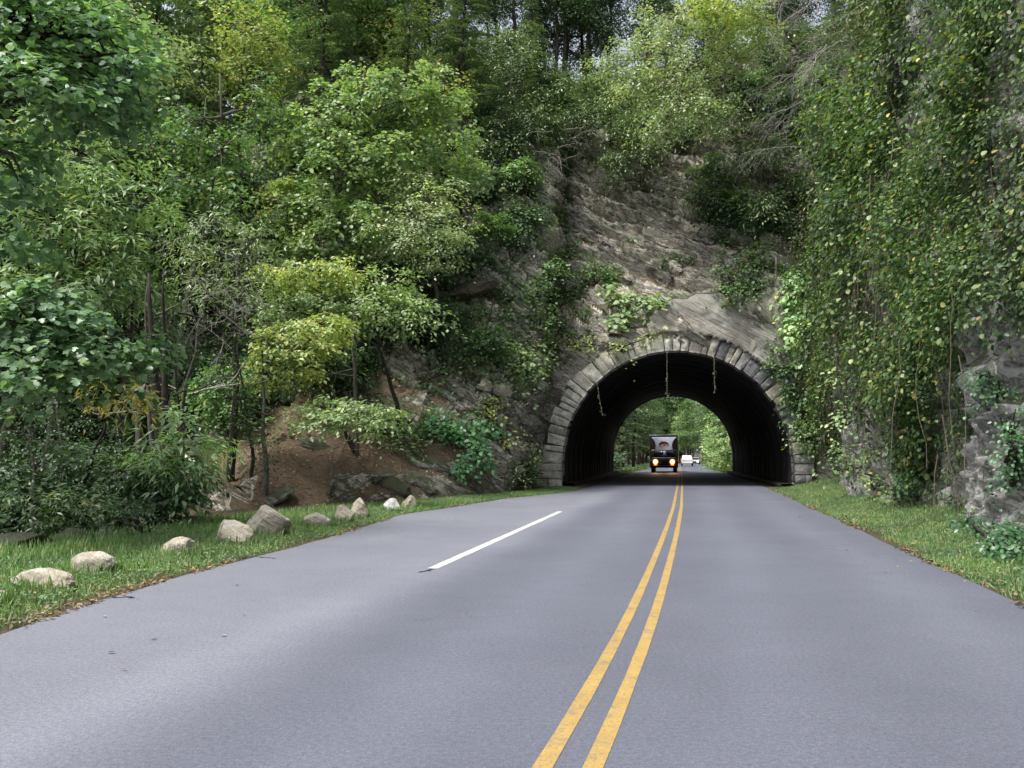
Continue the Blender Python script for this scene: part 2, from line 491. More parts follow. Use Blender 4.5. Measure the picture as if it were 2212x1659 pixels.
M['l_dry'] = L_('dry_vine_leaves', [(0, (0.025, 0.035, 0.016)), (0.5, (0.05, 0.06, 0.028)), (0.9, (0.075, 0.075, 0.035)), (1, (0.12, 0.09, 0.05))], trans=0.15)
M['l_ivy'] = L_('ivy_leaves', [(0, (0.02, 0.07, 0.022)), (0.5, (0.04, 0.12, 0.04)), (1, (0.08, 0.17, 0.06))], rough=0.4)
M['l_rhodo'] = L_('rhododendron_leaves', [(0, (0.02, 0.045, 0.018)), (0.6, (0.045, 0.085, 0.035)), (0.95, (0.1, 0.15, 0.08)), (1, (0.35, 0.28, 0.05))], rough=0.38)
M['l_orange'] = L_('turning_leaves', [(0, (0.1, 0.13, 0.02)), (0.5, (0.28, 0.22, 0.03)), (1, (0.45, 0.24, 0.03))])
M['grass'] = L_('grass_blades', [(0, (0.045, 0.095, 0.02)), (0.5, (0.08, 0.15, 0.035)), (0.9, (0.13, 0.19, 0.055)), (1, (0.24, 0.21, 0.1))])
M['clover'] = L_('ground_leaves', [(0, (0.04, 0.09, 0.025)), (0.5, (0.075, 0.145, 0.04)), (0.95, (0.13, 0.2, 0.07)), (1, (0.25, 0.2, 0.08))])
M['litter'] = L_('fallen_leaves', [(0, (0.04, 0.028, 0.018)), (0.5, (0.1, 0.062, 0.036)), (0.8, (0.17, 0.11, 0.06)), (1, (0.26, 0.18, 0.08))], trans=0.1, rough=0.8)
M['water'] = plain('creek_water', (0.012, 0.012, 0.009), 0.12)
M['gravel'] = plain('pale_gravel', (0.38, 0.36, 0.33), 0.95, var=0.35)

# ------------------------------------------------------------------ road plan (metres; x right, y forward)
mids = [(2039, 1462), (2032.4, 1520.6), (2014.7, 1591), (1988, 1675), (1925, 1854), (1821, 2079), (1711.6, 2304)]
k_ = 2212 / 3072
cpts = [G(x * k_, y * k_)[:2] for x, y in mids][::-1]
d0 = cpts[0] - cpts[1]; d0 = d0 / np.linalg.norm(d0)
cpts = [cpts[0] + d0 * 28 + np.array([-3.0, 0]), cpts[0] + d0 * 12 + np.array([-0.3, 0])] + cpts + [np.array(p) for p in ((11.0, 56.0), (14.3, 73.0), (19.6, 100.0), (26.8, 137.0), (36.5, 174.0), (56.0, 225.0), (90, 280))]
cpts = np.array(cpts)
def smooth_curve(pts, step=0.6):
    pts = np.asarray(pts, float)
    s = np.concatenate([[0], np.cumsum(np.linalg.norm(np.diff(pts, axis=0), axis=1))])
    t = np.arange(0, s[-1], step)
    q = np.stack([np.interp(t, s, pts[:, k]) for k in range(pts.shape[1])], 1)
    w = np.ones(5) / 5
    for _ in range(2):
        pad = np.concatenate([q[:1] - (q[1] - q[0]) * np.array([[2], [1]]), q, q[-1:] + (q[-1] - q[-2]) * np.array([[1], [2]])])
        q2 = np.stack([np.convolve(pad[:, k], w, 'valid') for k in range(q.shape[1])], 1)
        q2[0], q2[-1] = q[0], q[-1]
        q = q2
    return q
centre = smooth_curve(cpts)
def centre_x(Y):
    return np.interp(Y, centre[:, 1], centre[:, 0])

TC = np.array([7.47, 39.2]); AX = unit(np.array([math.sin(R(10.4)), math.cos(R(10.4))])); LT = np.array([AX[1], -AX[0]])
TLEN = 37.5
def TL(u, v, z=0.0):                   # tunnel frame: u to the right, v inwards
    p = TC + LT * u + AX * v
    return np.array([p[0], p[1], z])

rpx = [(2212, 1310), (1900, 1165), (1780, 1110.5), (1720, 1083), (1675, 1062)]
Redge = [G(*p)[:2] for p in rpx]
dr = unit(Redge[0] - Redge[1])
Redge = [Redge[0] + dr * 26 + np.array([-2.0, 0]), Redge[0] + dr * 8] + Redge
lpx = [(0, 1372), (150, 1318), (300, 1270), (500, 1214), (700, 1165), (870, 1112), (980, 1095), (1100, 1076), (1190, 1067), (1240, 1060)]
Ledge = [G(*p)[:2] for p in lpx]
Ledge = [Ledge[0] + np.array([-2.5, -30]), Ledge[0] + np.array([-1.5, -14]), Ledge[0] + np.array([-0.7, -5])] + Ledge
for v in (0.3, 8, 20, 34, 38, 44):
    y = TL(0, v)[1]
    hw = 4.3
    Ledge.append(np.array([centre_x(y) - hw + (0.15 if v < 30 else 0), y])); Redge.append(np.array([centre_x(y) + (3.95 if v < 30 else 3.8), y]))
for y in (95, 112, 137, 160, 174, 200, 225, 260):
    Ledge.append(np.array([centre_x(y) - 3.9, y])); Redge.append(np.array([centre_x(y) + 3.6, y]))
Ledge = np.array(Ledge); Redge = np.array(Redge)
def lx(Y): return np.interp(Y, Ledge[:, 1], Ledge[:, 0])
def rx(Y): return np.interp(Y, Redge[:, 1], Redge[:, 0])

# ------------------------------------------------------------------ ground
def ground_z(X, Y):
    dl = (lx(Y) - X) * 0.9
    drr = (X - rx(Y)) * 0.97
    P = np.stack([X * 0.3, Y * 0.3, np.zeros_like(X)], -1)
    nz = fbm(P, 4, 3) - 0.5
    z = np.full_like(X, -0.03)
    rav = 1 - sstep(19, 27, Y)
    z = z - sstep(3.6, 8.5, dl) * 2.1 * rav * sstep(-30, 4, Y)
    z = z + np.clip(dl - 17, 0, 200) * 0.6 * (1 - sstep(60, 75, Y)) + np.clip(dl - 12, 0, 200) * 0.5 * sstep(70, 80, Y)
    z = z + sstep(2.5, 6, dl) * nz * 1.1
    z = z + sstep(0.25, 3.2, drr) * 0.45 + sstep(0.3, 2, drr) * nz * 0.25
    z = z + np.clip(drr - 5, 0, 200) * 0.8 * sstep(70, 80, Y)
    m = sstep(0.15, 1.0, dl) * 0.05
    z = z + m
    return np.minimum(z, 60)

def grid_mesh(xs, ys, zf):
    X, Y = np.meshgrid(xs, ys)
    Z = zf(X, Y)
    V = np.stack([X, Y, Z], -1).reshape(-1, 3)
    nx, ny = len(xs), len(ys)
    i = np.arange(ny - 1)[:, None] * nx; j = np.arange(nx - 1)[None]
    F = np.stack([i + j, i + j + 1, i + nx + j + 1, i + nx + j], -1).reshape(-1, 4)
    return V, F

xs = np.concatenate([np.arange(-320, -60, 12.0), np.arange(-60, -14, 1.5), np.arange(-14, 20, 0.3), np.arange(20, 60, 1.5), np.arange(60, 330, 12.0)])
ys = np.concatenate([np.arange(-150, -30, 12.0), np.arange(-30, 0, 1.0), np.arange(0, 45, 0.3), np.arange(45, 130, 1.5), np.arange(130, 400, 8.0)])
gV, gF = grid_mesh(xs, ys, ground_z)
mb = MB(); mb.add(gV, gF)
tag(mb.build('ground', M['soil'], smooth=True), kind='structure')

# road surface
rows = 0
Yr = np.unique(np.concatenate([Redge[:, 1], Ledge[:, 1], np.arange(-22, 260, 1.0)]))
Yr = Yr[(Yr > -24) & (Yr < 259)]
nc = 90
Lw = lx(Yr); Rw = rx(Yr)
Rw = Rw + (fbm(np.stack([Yr * 1.3, Yr * 0, Yr * 0 + 3], -1), 3, 5) - 0.5) * 0.16
Lw = Lw + (fbm(np.stack([Yr * 1.3, Yr * 0, Yr * 0 + 9], -1), 3, 6) - 0.5) * 0.2
T = np.linspace(0, 1, nc)
RX = Lw[:, None] * (1 - T) + Rw[:, None] * T
RV = np.stack([RX, np.repeat(Yr[:, None], nc, 1), np.full_like(RX, 0.0)], -1).reshape(-1, 3)
i = np.arange(len(Yr) - 1)[:, None] * nc; j = np.arange(nc - 1)[None]
RF = np.stack([i + j, i + j + 1, i + nc + j + 1, i + nc + j], -1).reshape(-1, 4)
mb = MB(); mb.add(RV, RF)
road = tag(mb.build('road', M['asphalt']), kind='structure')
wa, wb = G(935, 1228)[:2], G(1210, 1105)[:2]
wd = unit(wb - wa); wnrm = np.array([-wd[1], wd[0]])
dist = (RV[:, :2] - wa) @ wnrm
du_ = RV[:, 0] - np.interp(RV[:, 1], centre[:, 1], centre[:, 0])
wob = (fbm(np.stack([RV[:, 1] * .07, RV[:, 0] * .3, RV[:, 0] * 0], -1), 3, 12) - .5)
du_ = du_ + wob * .9
trk = sum(np.exp(-((du_ - q) / .42) ** 2) for q in (-2.7, -1.05, 1.05, 2.7)) * (.7 + .8 * np.clip(fbm(np.stack([RV[:, 1] * .05, RV[:, 0] * .25, RV[:, 0] * 0], -1), 3, 14) - .25, 0, 1))
a2 = road.data.attributes.new('track', 'FLOAT', 'POINT')
a2.data.foreach_set('value', np.clip(trk, 0, 1).astype(np.float32))
at = road.data.attributes.new('pulloff_light', 'FLOAT', 'POINT')
at.data.foreach_set('value', (sstep(-1.0, 0.3, dist + (fbm(RV * .35, 3, 19) - .5) * .9) * (1 - sstep(30, 36, RV[:, 1]))).astype(np.float32))  # mask of the light painted on the pull-off, fading out softly

def strip(pts, w, z, name, mat, lab=None):
    pts = np.asarray(pts, float)
    d = unit(np.gradient(pts, axis=0)); n = np.stack([-d[:, 1], d[:, 0]], 1)
    jit = (rng.random(len(pts)) - 0.5) * 0.006
    a = pts + n * (w / 2 + jit[:, None]); b = pts - n * (w / 2 + jit[:, None])
    V = np.concatenate([np.c_[a, np.full(len(a), z)], np.c_[b, np.full(len(b), z)]])
    m = len(pts); k = np.arange(m - 1)
    mb = MB(); mb.add(V, np.stack([k, k + m, k + m + 1, k + 1], 1))
    return tag(mb.build(name, mat), kind='structure')
cm = (centre[:, 1] > -20) & (centre[:, 1] < 250)
cl = centre[cm]
dcl = unit(np.gradient(cl, axis=0)); ncl = np.stack([-dcl[:, 1], dcl[:, 0]], 1)
strip(cl + ncl * 0.107, 0.085, 0.003, 'road_marking', M['yellow'])
strip(cl - ncl * 0.107, 0.085, 0.003, 'road_marking', M['yellow'])
strip(np.array([wa + (wb - wa) * t for t in np.linspace(0, 1, 20)]), 0.13, 0.003, 'road_marking', M['white_line'])

M['tar'] = plain('tar', (0.03, 0.03, 0.033), 0.6)
for (x0, y0, x1, y1, w) in ((520, 1201, 592, 1206, .035), (236, 1290, 290, 1291, .05), (905, 1236, 935, 1230, .05)):
    a_, b_ = G(x0, y0)[:2], G(x1, y1)[:2]
    pts = np.array([a_ + (b_ - a_) * t + rng.normal(size=2) * .025 for t in np.linspace(0, 1, 14)])
    strip(pts, w, 0.002, 'road_crack', M['tar'])

# ------------------------------------------------------------------ the mountain: one swept sheet, foot line -> up -> over -> down
SEG = [64, 14, 16, 44, 56, 36, 16, 12, 10, 8]
def prof(*p): return [tuple(q) for q in p]
far = [(46, 36), (60, 42), (75, 46), (90, 48)]
C = [  # foot x, y, inward direction, profile (distance in, height)
 ((-120, 60), (-0.25, .97), prof((0,-2),(6,2),(12,7),(18,12),(24,17),(30,22),(40,30),(55,36),(70,42),(85,46),(100,48))),
 ((-60, 52), (-0.25, .97), prof((0,-2),(5,2),(10,6),(16,11),(22,16),(30,22),(40,30),(55,36),(70,42),(85,46),(100,48))),
 ((-30, 42), (-0.2, .98), prof((0,-3),(4,0),(8,3),(12,6.5),(17,11),(24,17),(34,26),(48,33),(60,36),(75,40),(90,42))),
 ((-18, 34), (-0.15, .99), prof((0,-3),(3,-.6),(6,1.2),(9,3.6),(14,8),(20,14),(28,23),(40,30),(52,34),(66,36),(80,38))),
 ((-12, 27), (-0.15, .99), prof((0,-3),(3,-.8),(5.5,1),(8.5,3.6),(13,9),(18.5,15.5),(26,24),(36,29),(48,31),(60,30),(72,28))),
 ((-9, 22.8), (-0.1, .99), prof((0,-3),(2.5,0),(5.5,1.7),(9,4),(13,9.5),(18,16.5),(25,24),(34,28.5),(46,29),(56,26),(66,20))),
 ((-7, 21.6), (-0.05, 1), prof((0,-.8),(2.5,.9),(5.5,1.9),(9,4.2),(13,10),(18,17),(24,24.5),(33,28),(44,28),(54,22),(62,12))),
 ((-5.2, 23), (0, 1), prof((0,-.6),(2.2,.85),(5,2.0),(8.5,4.4),(13.5,10),(19.5,17),(26,24.5),(34,28),(42,27),(50,18),(56,4))),
 ((-3.6, 25.6), (0.05, 1), prof((0,-.5),(2.0,.8),(4.6,2.1),(7.4,4.6),(12,10),(17.5,17),(24,24.5),(32,28),(40,25),(47,14),(50,-.5))),
 ((-1.8, 28.2), (0.1, 1), prof((0,-.5),(1.8,1.0),(3.6,2.4),(6.2,5),(10.6,10.5),(16,17.5),(22.5,25),(30,28),(38,24),(44,10),(46,-.5))),
 ((0.1, 32.2), (0.15, 1), prof((0,-.5),(1.2,1.3),(2.6,3.4),(5,6.6),(8.8,11.5),(13.2,18),(20,25),(27,28),(36,23),(42,8),(43,-.5))),
 ((0.5, 36.5), (0.17, 1), prof((0,-.5),(.8,2.2),(1.6,4.8),(3.6,8),(6.6,12.5),(10,18.5),(17,25),(25,28),(36,22),(40.5,7),(40.8,-.5))),
 (tuple(TL(-6.6, .5)[:2]), tuple(AX), prof((0,-.5),(.15,5.2),(.6,7.0),(2.2,9),(4.6,13),(7.2,18.5),(14,25),(22,28),(33,22),(36.6,8),(36.75,-.5))),
 (tuple(TL(-5.2, .04)[:2]), tuple(AX), prof((0,-.5),(0,6.4),(.8,7.8),(2.6,9.4),(4.6,13),(7,18.5),(14,25),(22,28),(33,22),(37,9),(37.25,-.5))),
 (tuple(TL(0, .04)[:2]), tuple(AX), prof((0,-.5),(0,7.2),(1.1,8.3),(2.8,9.8),(4.4,13.2),(6.6,18.6),(13,25),(21,28),(33,22),(37,9),(37.25,-.5))),
 (tuple(TL(4, .04)[:2]), tuple(AX), prof((0,-.5),(.1,8.2),(.6,9.2),(1.8,10.6),(3.6,13.8),(6,18.8),(12,25),(20,28),(33,22),(37,9),(37.25,-.5))),
 (tuple(TL(6.2, .04)[:2]), tuple(AX), prof((0,-.5),(.1,6.6),(.5,8.6),(1.5,10.6),(3.2,14),(5.4,19),(11,25),(20,28),(33,22),(37,9),(37.25,-.5))),
 ((14.2, 37.2), (0.45, .89), prof((0,-.3),(.4,4),(.7,7.5),(1.5,10.6),(3,14),(5,19),(10,25),(18,28),(30,26),(36,16),(42,6))),
 ((13.0, 34), (0.9, .43), prof((0,-.3),(.4,3.5),(.6,7),(1.1,10.2),(2.2,13.8),(4,18.5),(9,24),(16,28),(28,30),(36,30),(44,30))),
 ((11.6, 30.2), (0.96, .2), prof((0,-.3),(.4,3),(.6,6.4),(.9,9.8),(1.8,13.5),(3.4,18),(8,24),(16,28),(28,30),(36,30),(44,30))),
 ((10.5, 26.5), (0.98, 0), prof((0,-.3),(.5,3),(.4,6),(.6,9.2),(1.5,13),(3.2,18),(8,24),(16,28),(28,30),(36,30),(44,30))),
 ((9.8, 23), (0.98, -.1), prof((0,-.3),(.5,2.6),(.3,5.6),(.6,9),(1.4,13),(3.2,18),(8,24),(16,28),(28,30),(36,30),(44,30))),
 ((9.3, 19), (0.98, -.1), prof((0,-.3),(.5,2.6),(.5,5.6),(.7,9),(1.6,13),(3.4,18),(8,24),(16,28),(28,30),(36,30),(44,30))),
 ((8.9, 16.6), (0.98, -.1), prof((0,-.3),(.3,2.4),(.5,5),(.8,9),(1.8,13),(3.6,18),(8,24),(16,28),(28,30),(36,30),(44,30))),
 ((7.75, 15.0), (0.9, .3), prof((0,-.3),(.1,2.4),(.45,4.6),(1.2,8),(2.2,12),(4,18),(8,24),(16,28),(28,30),(36,30),(44,30))),
 ((7.35, 13.4), (0.98, 0), prof((0,-.3),(.2,2.4),(.3,4.6),(1.2,8),(2.2,12),(4,18),(8,24),(16,28),(28,30),(36,30),(44,30))),
 ((7.4, 11.6), (0.99, -.1), prof((0,-.3),(.2,2.4),(.4,4.6),(1.4,8),(2.6,12),(4.4,18),(8,24),(16,28),(28,30),(36,30),(44,30))),
 ((7.3, 7), (0.98, -.2), prof((0,-.3),(.3,2.4),(.5,5),(1.5,8),(2.8,12),(4.6,18),(8,24),(16,28),(28,30),(36,30),(44,30))),
 ((6.2, 0), (0.98, -.2), prof((0,-.3),(.3,2.4),(.5,5),(1.5,8),(3,12),(5,18),(9,24),(16,28),(28,30),(36,30),(44,30))),
 ((4.2, -10), (0.97, -.24), prof((0,-.3),(.3,2.4),(.5,5),(1.5,8),(3,12),(5,18),(9,24),(16,28),(28,30),(36,30),(44,30))),
 ((0, -30), (0.97, -.24), prof((0,-.3),(.3,2.4),(.5,5),(1.5,8),(3,12),(5,18),(9,24),(16,28),(28,30),(36,30),(44,30))),
]
foot = np.array([c[0] for c in C], float)
ninw = unit(np.array([c[1] for c in C], float))
PR = np.array([c[2] for c in C], float)          # (m, 11, 2)
sC = np.concatenate([[0], np.cumsum(np.linalg.norm(np.diff(foot, axis=0), axis=1))])
def s_at(i): return sC[i]
iP0, iP1 = 12, 16
segs = []
for a in range(len(C) - 1):
    ln = sC[a + 1] - sC[a]
    st = 4.0 if (a < 1 or a >= 28) else 1.2 if a < 3 else 0.4 if a < 5 else 0.13 if a < 27 else 0.5
    n = max(1, int(round(ln / st)))
    segs.append(sC[a] + np.arange(n) / n * ln)
SS = np.concatenate(segs + [[sC[-1]]])
def ci(S, arr):
    return np.stack([np.interp(S, sC, arr[..., k]) for k in range(arr.shape[-1])], -1)
FX = ci(SS, foot)
NI = unit(ci(SS, ninw))
tt = np.concatenate([np.arange(n) / n + k for k, n in enumerate(SEG)] + [[len(SEG)]])
KN = np.stack([ci(SS, PR[:, k]) for k in range(PR.shape[1])], 1)     # (ns, 11, 2)
k0 = np.minimum(tt.astype(int), len(SEG) - 1); fr = tt - k0
DZ = KN[:, k0] * (1 - fr)[None, :, None] + KN[:, k0 + 1] * fr[None, :, None]
SP = np.zeros((len(SS), len(tt), 3))
SP[..., :2] = FX[:, None] + NI[:, None] * DZ[..., :1]
SP[..., 2] = DZ[..., 1]
def grid_normals(P):
    du = np.gradient(P, axis=0); dv = np.gradient(P, axis=1)
    n = np.cross(du, dv)
    return unit(n)
N0 = grid_normals(SP)
# orient outward (away from the hill)
flip = np.sign(-(N0[..., 0] * NI[:, None, 0] + N0[..., 1] * NI[:, None, 1]) * 0.5 + N0[..., 2])
med = np.median(flip)
N0 = N0 * (1 if med >= 0 else -1)
WIND = 1 if med >= 0 else -1
Q = SP.copy()
rel = SP[..., :2] - TC
Uc = rel @ LT; Vc = rel @ AX
Zc = SP[..., 2]
# bedded rock: sawtooth ledges along dipping beds
cs, sn = math.cos(STRATA_ROT), math.sin(STRATA_ROT)
w1 = Uc * sn + Zc * cs + Vc * 0.25
u1 = Uc * cs - Zc * sn
warp = (fbm(np.stack([Uc * .25, Vc * .25, Zc * .25], -1), 3, 21) - .5) * 3.0
brk = fbm(np.stack([u1 * .35, w1 * 1.6, Vc * .2], -1), 3, 33)
def saw(x, per, sharp=0.2):
    f = (x / per) % 1.0
    return np.where(f < 1 - sharp, f / (1 - sharp), (1 - f) / sharp)
led = saw(w1 + warp + brk * .9, 1.45, .1) * 1.0 + saw(w1 + warp * .8 + brk * 1.5, .62, .12) * .5 + saw(w1 + warp + brk * 1.1, .26, .3) * .1
big = fbm(np.stack([Uc * .16, Vc * .16, Zc * .16], -1), 4, 44) - .5
# joint blocks
jb = vnoise(np.stack([np.floor(u1 * .9 + brk * 2), np.floor((w1 + warp) * 1.2), np.zeros_like(w1)], -1) * 7.31 + .5, 55)
sm = fbm(SP * 1.9, 5, 66, .6) - .5
nearP = np.exp(-((Uc / 6.6) ** 6)) * (1 - sstep(5.5, 8.5, Zc)) * (np.abs(Vc) < 3)
soilm = sstep(.55, .74, N0[..., 2]) * (1 - sstep(2.6, 5, Zc))
rightw = sstep(float(s_at(16)), float(s_at(18)), SS)[:, None]
amp = (1 - .93 * nearP) * (1 - .88 * soilm)
disp = (led * 1.0 - .6) * (1 - rightw * .7) + big * (1.8 - rightw * .4) + (jb - .5) * .4 * (1 - rightw * .3) + sm * (.5 + rightw * .35) + rightw * (fbm(SP * np.array([2.4, 2.4, 1.3]), 4, 75, .6) - .5) * .55
fade = sstep(0.0, 1.0, tt)[None] * .7 + .3
backside = 1 - sstep(8.0, 8.6, tt)[None]
disp = disp * amp * backside * fade
disp += nearP * (fbm(SP * 3.1, 4, 91) - .5) * .1
farfade = 1 - sstep(18, 40, np.maximum(0, 10 - SP[..., 1]) + np.maximum(0, -SP[..., 0] - 14))
Q = SP + N0 * (disp * (0.3 + .7 * farfade))[..., None]
QN = grid_normals(Q) * WIND
# opening for the tunnel
HW = 5.18; ZC0 = 1.1
def in_arch(u, z, r):
    return np.where(z < ZC0, np.abs(u) < r, np.hypot(u, (z - ZC0)) < r)
ns, nt_ = len(SS), len(tt)
relq = Q[..., :2] - TC
Uq = relq @ LT; Vq = relq @ AX
fi, fj = np.meshgrid(np.arange(ns - 1), np.arange(nt_ - 1), indexing='ij')
fc_u = (Uq[:-1, :-1] + Uq[1:, 1:]) / 2; fc_z = (Q[:-1, :-1, 2] + Q[1:, 1:, 2]) / 2; fc_v = (Vq[:-1, :-1] + Vq[1:, 1:]) / 2
hole = in_arch(fc_u, fc_z, np.where(fc_v > 15, HW + 1.6, HW + .35)) & (fc_v < TLEN + 3) & (fc_v > -2.5)
keep = ~hole
a = fi * nt_ + fj
Fq = np.stack([a, a + nt_, a + nt_ + 1, a + 1], -1)
if WIND < 0: Fq = Fq[..., ::-1]
isr = (SS[:-1] > s_at(17) - .01)[:, None] & np.ones((1, nt_ - 1), bool)
mbL = MB(); mbL.add(Q.reshape(-1, 3), Fq[keep & ~isr])
mbR = MB(); mbR.add(Q.reshape(-1, 3), Fq[keep & isr])
tag(mbL.build('hillside', M['cliff']), kind='structure')
tag(mbR.build('rock_face', M['wall_rock']), kind='structure')
for o_ in (bpy.data.objects['hillside'], bpy.data.objects['rock_face']):
    import bmesh
    b_ = bmesh.new(); b_.from_mesh(o_.data)
    bmesh.ops.delete(b_, geom=[v for v in b_.verts if not v.link_faces], context='VERTS')
    b_.to_mesh(o_.data); b_.free()

# ray casting on all terrain
bV = np.concatenate([gV, Q.reshape(-1, 3)])
bF = np.concatenate([gF, Fq[keep] + len(gV)])
BVH = BVHTree.FromPolygons(bV.tolist(), bF.tolist())
def hit(px, py):
    d = Vector(ray(px, py)).normalized()
    loc, n, i, dist = BVH.ray_cast(Vector((0, 0, CAM_H)), d)
    if loc is None: return None, None
    return np.array(loc), np.array(n)
def drop(x, y, z0=80):
    loc, n, i, dist = BVH.ray_cast(Vector((float(x), float(y), z0)), Vector((0, 0, -1)))
    return np.array(loc) if loc is not None else np.array([x, y, 0.0])

# ------------------------------------------------------------------ stone portal and tunnel lining
portal = empty('stone_portal', TL(0, 0), 'rough stone arch framing the mouth of the dark road tunnel', 'tunnel portal')
poff = np.array([*TC, 0.0])
def rough_block(mb, corners_front, depth0, depth1, seed, n=6, amp=.05):
    """corners in (u,z): 4 points; face grid bulged like quarry-faced stone, butted sides"""
    c = np.array(corners_front, float)
    s = np.linspace(0, 1, n)
    A_, B_ = np.meshgrid(s, s, indexing='ij')
    UZ = (c[0][None, None] * ((1 - A_) * (1 - B_))[..., None] + c[1] * (A_ * (1 - B_))[..., None] + c[2] * (A_ * B_)[..., None] + c[3] * ((1 - A_) * B_)[..., None])
    edge = np.minimum(np.minimum(A_, 1 - A_), np.minimum(B_, 1 - B_))
    bul = sstep(0, .16, edge)
    P3 = np.stack([UZ[..., 0] * 2.1, UZ[..., 1] * 2.1, np.full_like(A_, seed * 3.7)], -1)
    v = depth0 + .035 * (1 - bul) - bul * (fbm(P3 * 1.7, 3, seed) - .35) * amp * 3
    cen = c.mean(0)
    UZ2 = UZ + (fbm(P3 * 2.3 + 5, 2, seed + 3)[..., None] - .5) * .05 * np.sign(UZ - cen)
    pts = np.array([[*(TC + LT * u + AX * vv), z] for u, z, vv in zip(UZ2[..., 0].ravel(), UZ2[..., 1].ravel(), v.ravel())])
    back = np.array([[*(TC + LT * u + AX * depth1), z] for u, z in UZ2.reshape(-1, 2)])
    V = np.concatenate([pts, back]); m = n * n
    i, j = np.meshgrid(np.arange(n - 1), np.arange(n - 1), indexing='ij')
    a = i * n + j
    F = [np.stack([a, a + n, a + n + 1, a + 1], -1).reshape(-1, 4)]
    ring = [k * n for k in range(n)] + [(n - 1) * n + k for k in range(1, n)] + [k * n + n - 1 for k in range(n - 2, -1, -1)] + [k for k in range(n - 2, 0, -1)]
    ring = np.array(ring); r2 = np.roll(ring, -1)
    F.append(np.stack([ring, r2, r2 + m, ring + m], -1))
    mb.add(V, np.concatenate(F))

ringL, ringR, jambL, jambR = MB(), MB(), MB(), MB()
rs = np.random.default_rng(3)
ang = math.pi
seed = 0
tv = []
while ang > 0:
    w = rs.choice([.27, .34, .42, .55]) * rs.uniform(.85, 1.15) / (HW + .4)
    if ang > 1.2: w *= 1.05
    a1 = max(0, ang - w)
    if a1 < .05: a1 = 0
    tv.append((ang, a1)); ang = a1
for a0, a1 in tv:
    am = (a0 + a1) / 2
    left = am > math.pi * .45
    th = rs.uniform(.72, .95) if not left else rs.uniform(.72, 1.05)
    gap = .012 / HW
    r0 = HW + rs.uniform(-.03, .02)
    tiers = [(r0, r0 + th)]
    if not left and .45 < am < 1.15: tiers = [(r0, r0 + th * .95), (r0 + th * .95 + .03, r0 + th * .95 + rs.uniform(.45, .7))]
    for (q0, q1) in tiers:
        cs_ = [(q0, a0 - gap), (q0, a1 + gap), (q1, a1 + gap + rs.uniform(-.004, .008)), (q1 + rs.uniform(-.08, .08), a0 - gap - rs.uniform(-.004, .008))]
        cc = [(r * math.cos(t), ZC0 + r * math.sin(t)) for r, t in cs_]
        rough_block(ringL if left else ringR, cc, rs.uniform(-.2, -.05), .7, seed, 9, .09 if left else .06); seed += 1
for side, mbj in ((-1, jambL), (1, jambR)):
    z = -.12
    while z < ZC0 - .01:
        h = rs.uniform(.33, .5)
        z1 = z + h
        if ZC0 - z1 < .2: z1 = ZC0
        wtot = rs.uniform(1.0, 1.35) if side < 0 else rs.uniform(.75, .9)
        nb = rs.choice([1, 2]) if side < 0 else rs.choice([1, 2])
        us = np.linspace(HW, HW + wtot, nb + 1); us[1:-1] += rs.uniform(-.12, .12, nb - 1)
        for k in range(nb):
            uu = [us[k] + .012, us[k + 1] - .012]
            cc = [(side * uu[0], z + .012), (side * uu[1], z + .012), (side * uu[1], z1 - .012), (side * uu[0], z1 - .012)]
            rough_block(mbj, cc, rs.uniform(-.22, -.12), .7, seed, 6, .05); seed += 1
        z = z1
ringL.build('arch_ring', M['stone_l'], portal, off=poff)
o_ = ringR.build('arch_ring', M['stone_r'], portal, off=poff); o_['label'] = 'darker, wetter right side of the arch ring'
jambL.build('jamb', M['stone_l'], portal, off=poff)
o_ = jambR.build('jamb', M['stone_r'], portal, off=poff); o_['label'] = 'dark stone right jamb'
# mortar body behind the stones
mb = MB()
th = np.linspace(0, math.pi, 60)
pr = [(HW + .06, 0)] ; 
inner = [(HW + .05, -.2)] + [((HW + .05) * math.cos(t), ZC0 + (HW + .05) * math.sin(t)) for t in th] + [(-(HW + .05), -.2)]
outer = [(HW + 1.0, -.2)] + [((HW + .95) * math.cos(t), ZC0 + (HW + .95) * math.sin(t)) for t in th] + [(-(HW + .95), -.2)]
n = len(inner)
V = np.array([TL(u, 0.0, z) for u, z in inner] + [TL(u, 0.0, z) for u, z in outer] + [TL(u, .8, z) for u, z in inner] + [TL(u, .8, z) for u, z in outer])
k = np.arange(n - 1)
mb.add(V, np.concatenate([np.stack([k, k + 1, k + n + 1, k + n], 1), np.stack([k, k + 2 * n, k + 2 * n + 1, k + 1], 1), np.stack([k + n, k + n + 1, k + 3 * n + 1, k + 3 * n], 1)]))
mb.build('mortar_joint', M['joint'], portal, off=poff)

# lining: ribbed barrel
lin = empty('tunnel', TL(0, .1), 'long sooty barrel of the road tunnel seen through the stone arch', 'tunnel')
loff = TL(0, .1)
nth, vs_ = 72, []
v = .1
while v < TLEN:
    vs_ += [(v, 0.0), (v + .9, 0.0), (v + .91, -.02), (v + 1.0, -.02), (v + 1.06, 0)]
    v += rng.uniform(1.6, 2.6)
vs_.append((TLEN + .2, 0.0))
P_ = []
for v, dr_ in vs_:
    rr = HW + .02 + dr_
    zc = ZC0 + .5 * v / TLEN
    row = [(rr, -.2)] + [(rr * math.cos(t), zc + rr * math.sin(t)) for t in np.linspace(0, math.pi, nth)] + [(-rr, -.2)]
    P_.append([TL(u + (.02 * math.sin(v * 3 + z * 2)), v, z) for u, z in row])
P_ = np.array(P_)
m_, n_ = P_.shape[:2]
i, j = np.meshgrid(np.arange(m_ - 1), np.arange(n_ - 1), indexing='ij'); a = i * n_ + j
